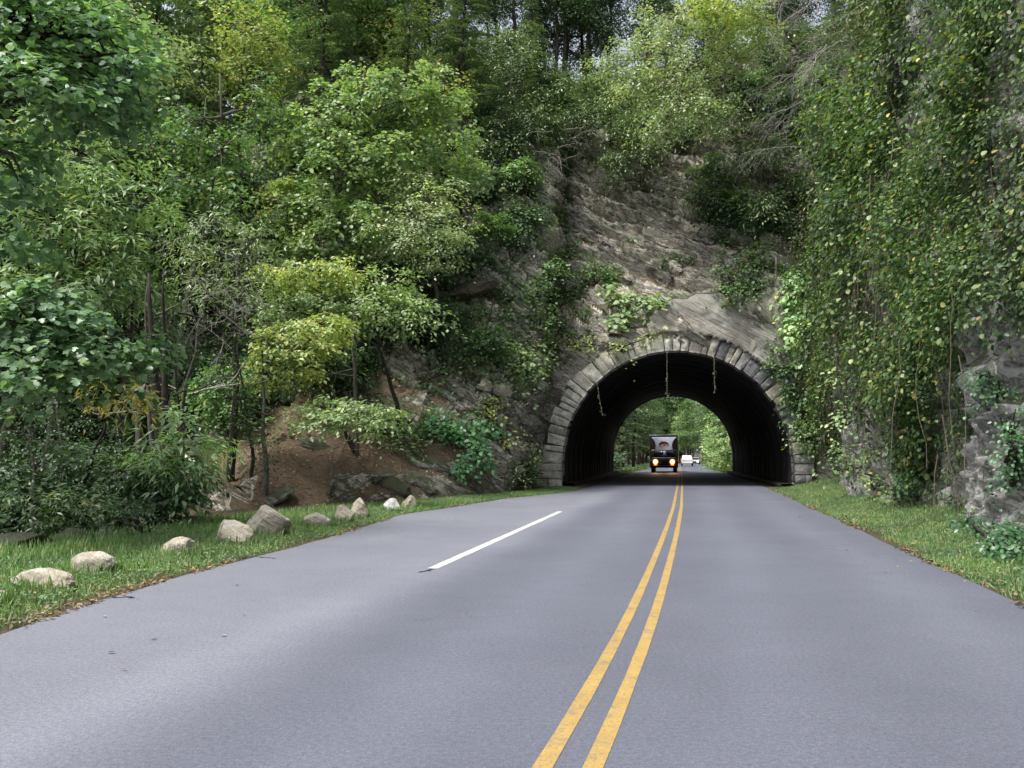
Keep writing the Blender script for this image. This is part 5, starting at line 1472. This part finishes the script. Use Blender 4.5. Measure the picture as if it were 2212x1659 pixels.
# ------------------------------------------------------------------ plants on the rock around the arch
def plant_px(name, label, cat, pts, leaf, lsize=.14, kind='round', dens=5, per=26, spread=.2, lift=.35, droop=.7, jit=.5, flat=.6, group=None, bark='bark_dark', out=.8):
    """foliage patch rooted on the rock where the sight line meets it; pts = (px, py, rpx, rpy)"""
    info = []
    for (px, py, a, b_) in pts:
        p, n = hit(px, py)
        if p is None: continue
        if float(np.dot(n, ray(px, py))) > 0: n = -n
        k = p[1] / FPX
        c = p + n * lift
        info.append((c, np.array([a * k, max(.3, lift * 1.1), b_ * k])))
    if not info: return
    base = min((c for c, r in info), key=lambda c: c[2]).copy()
    pb, nb_ = hit(pts[0][0], pts[0][1])
    root = empty(name, base, label, cat, group)
    cr, tk = MB(), MB()
    for c, r in info:
        n = max(5, int(dens * r[0] * r[2] * pi))
        cen = c + ell_pts(n, r, .2)
        clusters(cr, cen, c - np.array([0, -.4, r[2] * .5]), per, spread, lsize, kind, flat, 1.0, out, jit, droop)
        tk.tube(wiggle(base, c, 6, .1), np.linspace(.03, .015, 6), 4, cap=False)
        for q in cen[::max(1, n // 10)]:
            tk.tube(wiggle(c + np.array([0, lift, -r[2] * .6]), q, 5, .15), np.linspace(.025, .008, 5), 4, cap=False)
    tk.build('stems', M[bark], root, off=base)
    cr.build('leaves', leaf, root, off=base)
    return root
PP = plant_px
PP('shrub', 'bright green leafy bush hanging just above the left shoulder of the arch', 'bush', [(1130, 790, 55, 40), (1170, 760, 35, 40), (1110, 745, 35, 30), (1180, 820, 25, 25)], M['l_bright'], lsize=.15, dens=9)
PP('shrub', 'mid green bush higher up, left of the big-leafed plant', 'bush', [(1235, 560, 60, 45), (1300, 590, 60, 35), (1230, 630, 50, 40), (1180, 590, 40, 40), (1330, 610, 30, 30)], M['l_mid'], lsize=.14, dens=9)
PP('shrub', 'loose green growth on the slope between the dark block and the bright bush', 'bush', [(1090, 680, 50, 40), (1050, 720, 40, 30), (1160, 690, 50, 35), (1210, 700, 40, 30), (1120, 570, 30, 30)], M['l_mid'], lsize=.12, dens=5.5)
PP('big_leaf_plant', 'plant with very large pale flat leaves directly above the crown of the arch', 'plant', [(1330, 660, 50, 22), (1380, 650, 45, 20), (1360, 690, 50, 18), (1420, 655, 30, 18)], M['l_bright'], lsize=.27, kind='maple', dens=7, per=12, spread=.22, lift=.6, jit=.3)
PP('shrub', 'small yellowish fringe plants between the big-leafed plant and the arch stones', 'bush', [(1290, 740, 45, 18), (1350, 745, 50, 14), (1410, 725, 40, 14), (1240, 750, 30, 20)], M['l_yellow'], lsize=.11, dens=7)
PP('shrub', 'dark green bush right of the rock face and above the cement patch', 'bush', [(1590, 590, 50, 50), (1640, 560, 50, 60), (1570, 640, 40, 25), (1640, 630, 45, 35), (1600, 530, 40, 30), (1690, 600, 30, 50)], M['l_mid'], lsize=.14, dens=8)
PP('shrub', 'trailing green plants on the rock between the bright bush and the big-leafed plant', 'bush', [(1210, 755, 40, 25), (1255, 690, 40, 30), (1100, 640, 45, 30), (1160, 625, 35, 28), (1190, 660, 30, 25)], M['l_mid'], lsize=.12, dens=8)
PP('shrub', 'leafy growth on the brown rock slope above the loose rock blocks', 'bush', [(1000, 730, 40, 30), (950, 780, 40, 25), (1030, 780, 30, 20), (900, 830, 40, 22)], M['l_mid'], lsize=.11, dens=5)
PP('shrub', 'silver-green tuft on the bare rock face left of the dark green bush', 'bush', [(1487, 560, 22, 22)], M['l_greypale'], lsize=.12, dens=10)
PP('shrub', 'little clump growing from the rock just left of the silver-green tuft', 'bush', [(1440, 570, 18, 14), (1460, 545, 12, 12)], M['l_mid'], lsize=.11, dens=10)
PP('grape_vine', 'bright pale green broad-leafed vine cascading right of the cement patch', 'vine', [(1750, 640, 60, 45), (1780, 600, 45, 35), (1740, 700, 45, 50), (1770, 740, 40, 40), (1720, 590, 30, 30), (1740, 780, 30, 25)], M['l_walnut'], lsize=.24, kind='maple', dens=10, per=18, spread=.24, lift=.5, jit=.4, out=1.4)
PP('shrub', 'green leafy growth covering the right shoulder of the arch', 'bush', [(1690, 780, 40, 25), (1700, 830, 25, 35), (1730, 850, 35, 45), (1750, 920, 35, 50), (1720, 900, 20, 40), (1680, 760, 30, 16)], M['l_mid'], lsize=.14, dens=10, lift=.45)
PP('shrub', 'leafy clumps hanging between the grape vine and the grassy foot of the wall', 'bush', [(1800, 860, 40, 40), (1850, 830, 40, 30), (1790, 920, 35, 40), (1860, 900, 40, 30)], M['l_bright'], lsize=.13, dens=7, lift=.4)
PP('shrub', 'blue-green bush of broad leaves on the bank beside the left jamb', 'bush', [(960, 910, 50, 30), (1000, 950, 50, 35), (940, 950, 30, 25), (1020, 1000, 35, 28), (985, 1010, 30, 25), (1050, 920, 40, 30)], M['l_ivy'], lsize=.17, dens=9, lift=.5)
PP('shrub', 'yellow-green leafy shoots between the blue-green bush and the loose rock blocks', 'bush', [(1070, 890, 35, 35), (1110, 930, 30, 30), (1080, 950, 40, 22), (1050, 860, 22, 20)], M['l_yellow'], lsize=.12, dens=6, lift=.35)
PP('shrub', 'low green plants at the foot of the left jamb', 'bush', [(1130, 1000, 35, 25), (1165, 1030, 28, 16), (1100, 1010, 25, 22), (1145, 970, 16, 18)], M['l_mid'], lsize=.1, dens=10, lift=.25)
PP('rhododendron', 'rhododendron sprays hanging on the upper middle of the rock face', 'bush', [(1340, 300, 30, 40), (1370, 250, 40, 35), (1400, 330, 25, 40), (1330, 370, 20, 26), (1390, 390, 25, 25)], M['l_rhodo'], lsize=.24, kind='long', dens=7, per=18, lift=.5)
PP('rhododendron', 'rhododendron sprays at the left edge of the rock face', 'bush', [(1150, 430, 25, 40), (1130, 380, 30, 30), (1110, 480, 22, 24), (1160, 340, 35, 20)], M['l_rhodo'], lsize=.24, kind='long', dens=7, per=18, lift=.5)
PP('rhododendron', 'rhododendron leaves on the dark right corner beside the rock face', 'bush', [(1660, 470, 40, 50), (1700, 520, 40, 50), (1620, 450, 30, 30), (1700, 420, 40, 40)], M['l_dark'], lsize=.2, kind='long', dens=7, per=20, lift=.5)
PP('fern', 'tuft of grey-green fern on the ledge over the left arch stones', 'plant', [(1200, 650, 20, 12), (1225, 655, 18, 12)], M['l_greypale'], lsize=.2, kind='long', dens=12, lift=.3)
PP('grass_tuft', 'fresh green grassy tuft on the rock step near the right jamb', 'plant', [(1780, 930, 22, 35), (1770, 970, 16, 20)], M['grass'], lsize=.22, kind='blade', dens=12, per=40, lift=.3)
PP('ivy_column', 'column of deep green ivy climbing the wall left of the bare lichened rock', 'vine', [(1995, 880, 16, 30), (1985, 930, 22, 30), (1980, 980, 24, 32), (1990, 1030, 26, 30), (2010, 870, 12, 20)], M['l_ivy'], lsize=.085, kind='round', dens=16, per=46, spread=.16, lift=.2, out=1.2)
PP('ivy_clump', 'dense deep green ivy bush spilling over the verge at the right edge', 'bush', [(2130, 1165, 40, 25), (2180, 1180, 40, 30), (2205, 1150, 30, 30), (2160, 1210, 40, 20), (2205, 1215, 30, 26), (2100, 1150, 20, 16)], M['l_ivy'], lsize=.065, kind='round', dens=30, per=46, spread=.13, lift=.2, out=1.0)
PP('ivy_trail', 'ivy trailing down the lichened rock at the right edge', 'vine', [(2195, 960, 22, 40), (2205, 900, 20, 40), (2190, 840, 30, 25), (2205, 1020, 14, 35), (2140, 800, 40, 14)], M['l_ivy'], lsize=.06, kind='round', dens=20, per=36, spread=.13, lift=.15, out=1.2)
PP('shrub', 'low brambly growth at the wall foot between the jamb and the ivy column', 'bush', [(1850, 1010, 50, 25), (1910, 1030, 40, 25), (1830, 970, 30, 25), (1900, 980, 40, 30), (1960, 1060, 30, 20)], M['l_vine'], lsize=.11, dens=9, lift=.25)

# strands hanging in the tunnel mouth
for k, (px, y0, y1, lab) in enumerate([(1440, 762, 862, 'long thin vine strand hanging in the middle of the tunnel mouth'), (1543, 775, 850, 'leafy vine strand hanging right of the middle of the tunnel mouth'), (1290, 830, 900, 'curved drooping vine strand at the left of the tunnel mouth'), (1676, 560, 735, 'single pale vine stem hanging down past the edge of the cement patch')]):
    Yq = 38.7 if k < 3 else 37.6
    a, b_ = A(px, y0 - 4, Yq), A(px + (12 if k == 2 else 1), y1, Yq - .1)
    root = empty('hanging_vine', a, lab, 'vine')
    pts = wiggle(a, b_, 12, .03)
    mb = MB(); mb.tube(pts, .012, 4); mb.build('stem', M['deadbrown'] if k != 3 else M['dead'], root, off=a)
    if k < 3:
        mb = MB(); t = rng.uniform(0, 1, [26, 44, 22][k])
        pos = np.stack([np.interp(t, np.linspace(0, 1, 12), pts[:, q]) for q in range(3)], 1) + rng.normal(size=(len(t), 3)) * .04
        add_leaves(mb, pos, rng.normal(size=pos.shape) + [0, -1, .5], .06, 'kite'); mb.build('leaves', M['l_pale'], root, off=a)

# ------------------------------------------------------------------ vines on the right wall
def sheet_sample(n, i0, i1, t0, t1):
    """random surface points on the mountain sheet between foot stations i0..i1 and profile knots t0..t1, area weighted"""
    si = np.where((SS >= s_at(i0)) & (SS < s_at(i1)))[0]; ti = np.where((tt >= t0) & (tt < t1))[0]
    si = si[si < ns - 1]; ti = ti[ti < nt_ - 1]
    a, b_ = np.meshgrid(si, ti, indexing='ij'); a = a.ravel(); b_ = b_.ravel()
    P0, P1, P2 = SP[a, b_], SP[a + 1, b_], SP[a, b_ + 1]
    ar = np.linalg.norm(np.cross(P1 - P0, P2 - P0), axis=1)
    k = rng.choice(len(a), n, p=ar / ar.sum())
    a, b_ = a[k], b_[k]
    u, v = rng.random(n)[:, None], rng.random(n)[:, None]
    P = Q[a, b_] * (1 - u) * (1 - v) + Q[a + 1, b_] * u * (1 - v) + Q[a, b_ + 1] * (1 - u) * v + Q[a + 1, b_ + 1] * u * v
    return P, N0[a, b_]

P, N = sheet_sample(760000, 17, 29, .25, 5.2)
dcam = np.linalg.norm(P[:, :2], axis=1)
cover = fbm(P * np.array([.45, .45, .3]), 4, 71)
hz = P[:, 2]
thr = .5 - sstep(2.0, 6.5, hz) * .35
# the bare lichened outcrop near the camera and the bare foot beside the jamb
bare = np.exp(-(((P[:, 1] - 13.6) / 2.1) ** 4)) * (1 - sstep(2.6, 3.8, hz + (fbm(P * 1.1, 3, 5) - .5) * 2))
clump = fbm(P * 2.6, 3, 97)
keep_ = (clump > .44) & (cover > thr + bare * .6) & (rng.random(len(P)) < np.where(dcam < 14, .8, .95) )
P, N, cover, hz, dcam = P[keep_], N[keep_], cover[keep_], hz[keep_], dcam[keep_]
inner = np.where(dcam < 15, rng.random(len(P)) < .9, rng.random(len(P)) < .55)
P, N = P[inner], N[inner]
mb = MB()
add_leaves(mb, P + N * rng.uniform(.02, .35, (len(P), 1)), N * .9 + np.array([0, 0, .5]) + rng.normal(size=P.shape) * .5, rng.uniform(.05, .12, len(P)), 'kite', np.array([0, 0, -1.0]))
tag(mb.build('vines', M['l_vine_shade']), label='inner vine leaves hugging the tall right wall, tinted dark for shade in the hollows', cat='vines', kind='stuff')
C0, CN = sheet_sample(26000, 17, 29, .3, 5.2)
dc = np.linalg.norm(C0[:, :2], axis=1)
cv_ = fbm(C0 * np.array([.4, .4, .28]), 4, 71)
hz = C0[:, 2]
bare = np.exp(-(((C0[:, 1] - 13.6) / 2.2) ** 4)) * (1 - sstep(2.9, 3.7, hz))
kp = (cv_ > .62 - sstep(1.6, 6.0, hz) * .25 + bare) & (rng.random(len(C0)) < np.clip(9.0 / dc, .3, .85)) & (fbm(C0 * np.array([1.3, 1.3, .3]), 3, 37) > .45)
C0, CN, dc, hz, cv_ = C0[kp], CN[kp], dc[kp], hz[kp], cv_[kp]
bul = np.clip((fbm(C0 * np.array([.75, .75, .17]), 4, 81) - .42) * 9, .08, 1.9) * sstep(0, 4, hz)
C0 = C0 + CN * (bul * rng.uniform(.4, 1, len(C0)))[:, None]
kind_ = fbm(C0 * .33, 3, 93) + rng.normal(size=len(C0)) * .05
for mname, sel, lab in (('l_vine', kind_ < .63, 'outer clumps of green vine leaves with yellow flecks hanging down the tall right wall'), ('l_dry', kind_ >= .63, 'dry grey-brown vine clumps among the green ones on the right wall')):
    mb = MB()
    c_ = C0[sel]; n_ = CN[sel]
    per = 60
    k = np.repeat(np.arange(len(c_)), per)
    sp_ = rng.uniform(.1, .26, len(c_))[k][:, None]
    off = rng.normal(size=(len(k), 3)) * sp_ * np.array([1, 1, 1.5])
    pos = c_[k] + off
    pos[:, 2] -= rng.random(len(k)) ** 2 * .5
    nn_ = n_[k] * .7 + np.array([0, 0, .8]) + off / sp_ * .3 + rng.normal(size=pos.shape) * .4
    ls_ = rng.uniform(.06, .13, len(k)) * rng.choice([.8, 1.0, 1.25], len(c_))[k] * np.interp(dc[sel][k], [10, 16, 24], [.55, .8, 1.1])
    add_leaves(mb, pos, nn_, ls_, 'round', np.array([0, 0, -1.0]))
    tag(mb.build('vines', M[mname]), label=lab, cat='vines', kind='stuff')
# dead stems hanging within the vines
mb = MB()
P, N = sheet_sample(260, 18, 28, .6, 4.8)
for p, n in zip(P, N):
    L = rng.uniform(.8, 3.2)
    a = p + n * rng.uniform(.2, 1.0)
    mb.tube(wiggle(a, a + np.array([rng.normal() * .25, rng.normal() * .25, -L]), 8, .12), np.linspace(.011, .005, 8), 3, cap=False)
tag(mb.build('vine_stems', M['deadbrown']), label='brown and grey dead stems threaded through the vines of the right wall', cat='vine stems', kind='stuff')

arms = []
for k in range(22):
    p_, n_h = hit(rng.uniform(1860, 1985), rng.uniform(250, 800))
    if p_ is None: continue
    arms.append((p_ + np.array([-1.0, -.3, 0]) * rng.uniform(.3, 1.2), (rng.normal() * .2, rng.normal() * .2, -1)))
dead('dead_vine', 'vertical band of bare brown vine stems running down the middle of the right wall', 'vine', gz(11, 24), arms, M['deadbrown'], droop=.9, depth=2, L=2.6, r=.018, nb=4, spread=.4)
# ground cover on the slopes: leaves of small plants rooted in the litter
P, N = sheet_sample(160000, 3, 17, 1.2, 7.0)
c = fbm(P * .5, 4, 17)
facew = sstep(3.3, 4.0, c * 0) 
rel_ = P[:, :2] - TC
onface = (np.abs(rel_ @ LT - 1.0) < 6.5) & (P[:, 2] > 9) & (P[:, 2] < 18.5)
kp = (c > .5 + onface * .17 + (P[:, 2] < 4) * .12)
P, N, c = P[kp], N[kp], c[kp]
pos = P + N * (rng.random(len(P)) * np.clip((c - .45) * 4, .05, .8))[:, None]
mb = MB(); add_leaves(mb, pos, N * .5 + [0, 0, .9] + rng.normal(size=P.shape) * .4, rng.uniform(.08, .2, len(P)), 'round')
tag(mb.build('undergrowth', M['l_mid']), label='low green undergrowth scattered over the slopes around the tunnel', cat='undergrowth', kind='stuff')
P, N = sheet_sample(60000, 3, 17, 4.0, 7.0)
mb = MB(); add_leaves(mb, P + N * (rng.random(len(P)) * .7)[:, None] * (fbm(P * .4, 3, 3) > .46)[:, None], N * .5 + [0, 0, .9] + rng.normal(size=P.shape) * .4, rng.uniform(.12, .26, len(P)), 'kite')
tag(mb.build('undergrowth', M['l_dark']), label='dark undergrowth on the high slopes under the trees', cat='undergrowth', kind='stuff')

P, N = sheet_sample(150000, 11, 20, 4.7, 6.6)
kp = fbm(P * .45, 3, 31) > .42
P, N = P[kp], N[kp]
kp = ~((np.abs((P[:, :2] - TC) @ LT - .5) < 5.5) & (P[:, 2] < 18))
P, N = P[kp], N[kp]
mb = MB(); add_leaves(mb, P + N * (rng.random(len(P)) * .8)[:, None], N * .5 + [0, 0, .9] + rng.normal(size=P.shape) * .4, rng.uniform(.1, .22, len(P)), 'kite')
tag(mb.build('undergrowth', M['l_hem']), label='brushy dark growth along the crest over the rock face', cat='undergrowth', kind='stuff')
# grass verges
def verge(n, side, y0, y1, w, dens_pow=1.0):
    Y = y0 + (y1 - y0) * rng.random(n) ** 1.5
    o = rng.random(n) ** 1.1 * w(Y)
    X = lx(Y) - .02 - o if side < 0 else rx(Y) + .02 + o
    return X, Y, o
def lw(Y): return np.interp(Y, [4, 10, 16, 22, 27, 34], [4.0, 3.8, 3.6, 2.8, 1.6, 1.4])
def rw(Y): return np.interp(Y, [2, 10, 12, 17, 25, 38], [1.8, 2.0, 1.8, 2.6, 3.0, 3.2])
gs, cv, lt = MB(), MB(), MB()
for side, wf, n in ((-1, lw, 150000), (1, rw, 110000)):
    X, Y, o = verge(n, side, 4.5 if side < 0 else 5.5, 38.0, wf)
    Z = ground_z(X, Y)
    pn_ = fbm(np.stack([X * .9, Y * .9, X * 0], -1), 4, 61)
    edge_ = sstep(-.1, .35, o + (pn_ - .5) * .9)
    kk = rng.random(n) < edge_ * sstep(.12, .4, pn_)
    X, Y, Z, o = X[kk], Y[kk], Z[kk], o[kk]
    pos = np.stack([X, Y, Z], -1)
    isg = rng.random(len(X)) < (.62 if side > 0 else .5)
    hgt = rng.uniform(.05, .13, len(X)) * (1 + .6 * sstep(1, 3, o))
    fw = rng.normal(size=pos.shape) * .35 + np.array([0, 0, 1.0])
    add_leaves(gs, pos[isg], rng.normal(size=(isg.sum(), 3)) * [1, 1, .2], hgt[isg], 'blade', fw[isg] * 3)
    add_leaves(cv, pos[~isg] + np.array([0, 0, 1]) * rng.uniform(.01, .07, ((~isg).sum(), 1)), np.array([0, 0, 1.0]) + rng.normal(size=((~isg).sum(), 3)) * .4, rng.uniform(.022, .055, (~isg).sum()), 'kite')
    # fallen leaves along the road edge
    m = 5000
    Y = 4.5 + 33 * rng.random(m) ** 1.3; o = np.abs(rng.normal(size=m)) * (.15 if side < 0 else .22)
    o2 = o - .06
    X = (lx(Y) - o2) if side < 0 else (rx(Y) + o2)
    Z = np.maximum(ground_z(X, Y), 0) + .012
    lk = fbm(np.stack([Y * .7, X * .7, X * 0], -1), 3, 23) > .47
    m = lk.sum(); X, Y, Z = X[lk], Y[lk], Z[lk]
    add_leaves(lt, np.stack([X, Y, Z], -1), np.array([0, 0, 1.0]) + rng.normal(size=(m, 3)) * .3, rng.uniform(.02, .07, m), 'kite')
    m = 3200 if side > 0 else 500
    Y = 5 + 32 * rng.random(m) ** 1.3; o = rng.random(m) * 2.2
    X = (lx(Y) - o) if side < 0 else (rx(Y) + o)
    add_leaves(lt, np.stack([X, Y, ground_z(X, Y) + .06], -1), np.array([0, 0, 1.0]) + rng.normal(size=(m, 3)) * .3, rng.uniform(.03, .08, m), 'kite')
    m = 60
    Y = 5 + 32 * rng.random(m); o = rng.random(m) * 1.8
    X = (lx(Y) + o) if side < 0 else (rx(Y) - o * .5)
    add_leaves(lt, np.stack([X, Y, X * 0 + .012], -1), np.array([0, 0, 1.0]) + rng.normal(size=(m, 3)) * .15, rng.uniform(.03, .07, m), 'kite')
m = 9000
P, N = sheet_sample(m, 5, 12, 0.1, 3.2)
add_leaves(lt, P + N * .02, N + rng.normal(size=P.shape) * .25, rng.uniform(.05, .12, m), 'kite')
for (bx, by, br) in boulder_pos:
    m = 260
    a_ = rng.uniform(0, 2 * pi, m); q_ = br * rng.uniform(.85, 1.3, m)
    X, Y = bx + np.cos(a_) * q_, by + np.sin(a_) * q_ * .85
    okk = X < lx(Y) - .02
    X, Y = X[okk], Y[okk]
    add_leaves(gs, np.stack([X, Y, ground_z(X, Y)], -1), rng.normal(size=(len(X), 3)) * [1, 1, .2], rng.uniform(.08, .2, len(X)), 'blade', np.array([0, 0, 3.0]))
tag(gs.build('grass', M['grass']), label='short green grass on both road verges', cat='grass', kind='stuff')
tag(cv.build('ground_cover', M['clover']), label='low broad-leafed weeds among the verge grass', cat='ground cover', kind='stuff')
tag(lt.build('fallen_leaves', M['litter']), label='brown fallen leaves along the road edges and on the soil bank', cat='fallen leaves', kind='stuff')

# beyond the tunnel: pale gravel lay-by, vine-clad bank, verge
mb = MB()
gp = [(9.6, 100), (6.0, 108), (4.5, 122), (9, 134), (16.5, 134), (18.0, 118), (15.5, 104)]
mb.add([(x, y, .03) for x, y in gp], [[0, 1, 2], [0, 2, 6], [2, 3, 5], [2, 5, 6], [3, 4, 5]])
tag(mb.build('gravel', M['gravel']), kind='structure')
gs = MB()
n = 30000
Y = 78 + 110 * rng.random(n) ** 1.4; sd_ = np.where(rng.random(n) < .5, -1, 1)
o = rng.random(n) * 6
X = np.where(sd_ < 0, lx(Y) - .1 - o, rx(Y) + .1 + o)
kp = ~((sd_ < 0) & (Y > 100) & (Y < 136) & (o < 6) & (o > 1.5))
X, Y = X[kp], Y[kp]
add_leaves(gs, np.stack([X, Y, ground_z(X, Y)], -1), rng.normal(size=(len(X), 3)) * [1, 1, .3], .3, 'blade', np.array([0, 0, 2.0]))
tag(gs.build('grass', M['grass']), label='grass strips beside the road beyond the tunnel', cat='grass', kind='stuff')
for k, (x, y, rxx, rzz, lf, lab) in enumerate([(22.2, 84, 2.2, 3.4, 'l_bright', 'bright bushy vine mass on the right just beyond the tunnel'), (24.8, 97, 2.6, 4.5, 'l_mid', 'green bank growth on the right beyond the bright vine mass'), (28.2, 112, 3, 5, 'l_bright', 'yellowish green bank growth farther along on the right beyond the tunnel'),
   (9.4, 84, 1.8, 1.6, 'l_dark', 'dark bush at the left edge of the far tunnel mouth'), (5.8, 95, 3, 4, 'l_mid', 'leafy bush left of the gravel lay-by'), (33.5, 133, 3, 5, 'l_mid', 'bushy bank right of the white car'), (41, 160, 4, 6, 'l_mid', 'bushy bank right of the silver car')]):
    make_tree('bush', lab, 'bush', (x, y, 0), [(np.array([x, y, rzz * .55]), np.array([rxx, rxx * 1.4, rzz * .6])), (np.array([x + .6, y + 2, rzz * 1.1]), np.array([rxx * .8, rxx, rzz * .5]))], M[lf], M['bark_dark'], lsize=.26, kind='round', dens=1.8, per=34, spread=.5, trunk_r=.08)

# labels: order look-alikes from left to right as seen from the road
from collections import defaultdict
gr = defaultdict(list)
for o in sc.objects:
    if o.parent is None and o.get('label') and o.get('group') and o.get('group') not in ('boulders lined up along the left verge',):
        gr[(o['group'], o['label'])].append(o)
WORD = {'broadleaf trees on the left hillside': 'leafy broadleaf tree from the left in the forest on the left hillside',
 'hemlocks on the left hillside': 'dark hemlock from the left in the forest on the left hillside',
 'conifers on the slope above the rock': 'dark conifer from the left on the steep slope around the bare rock',
 'small broadleaf trees on the slope above the rock': 'small dark broadleaf tree from the left on the steep slope above the arch',
 'thin trees along the ridge top': 'thin dark tree from the left along the ridge top against the sky',
 'trees beyond the tunnel, right side': 'tree from the left in the wood right of the road beyond the tunnel',
 'trees beyond the tunnel, left side': 'tree from the left in the wood left of the road beyond the tunnel',
 'trees on top of the right rock wall': 'tree from the left rooted on top of the right rock wall',
 'shrubs under the trees of the left wood': 'dark leafy shrub from the left under the trees of the left wood',
 'shrubs rooted in the rock slope': 'shrub from the left rooted in the steep rock around the tunnel'}
for g_, phrase in WORD.items():
    L_o = [o for (a, b), v in gr.items() if a == g_ for o in v]
    L_o.sort(key=lambda o: o.location.x / max(o.location.y, 1))
    for k, o in enumerate(L_o):
        o['label'] = ordinal(k) + ' ' + phrase
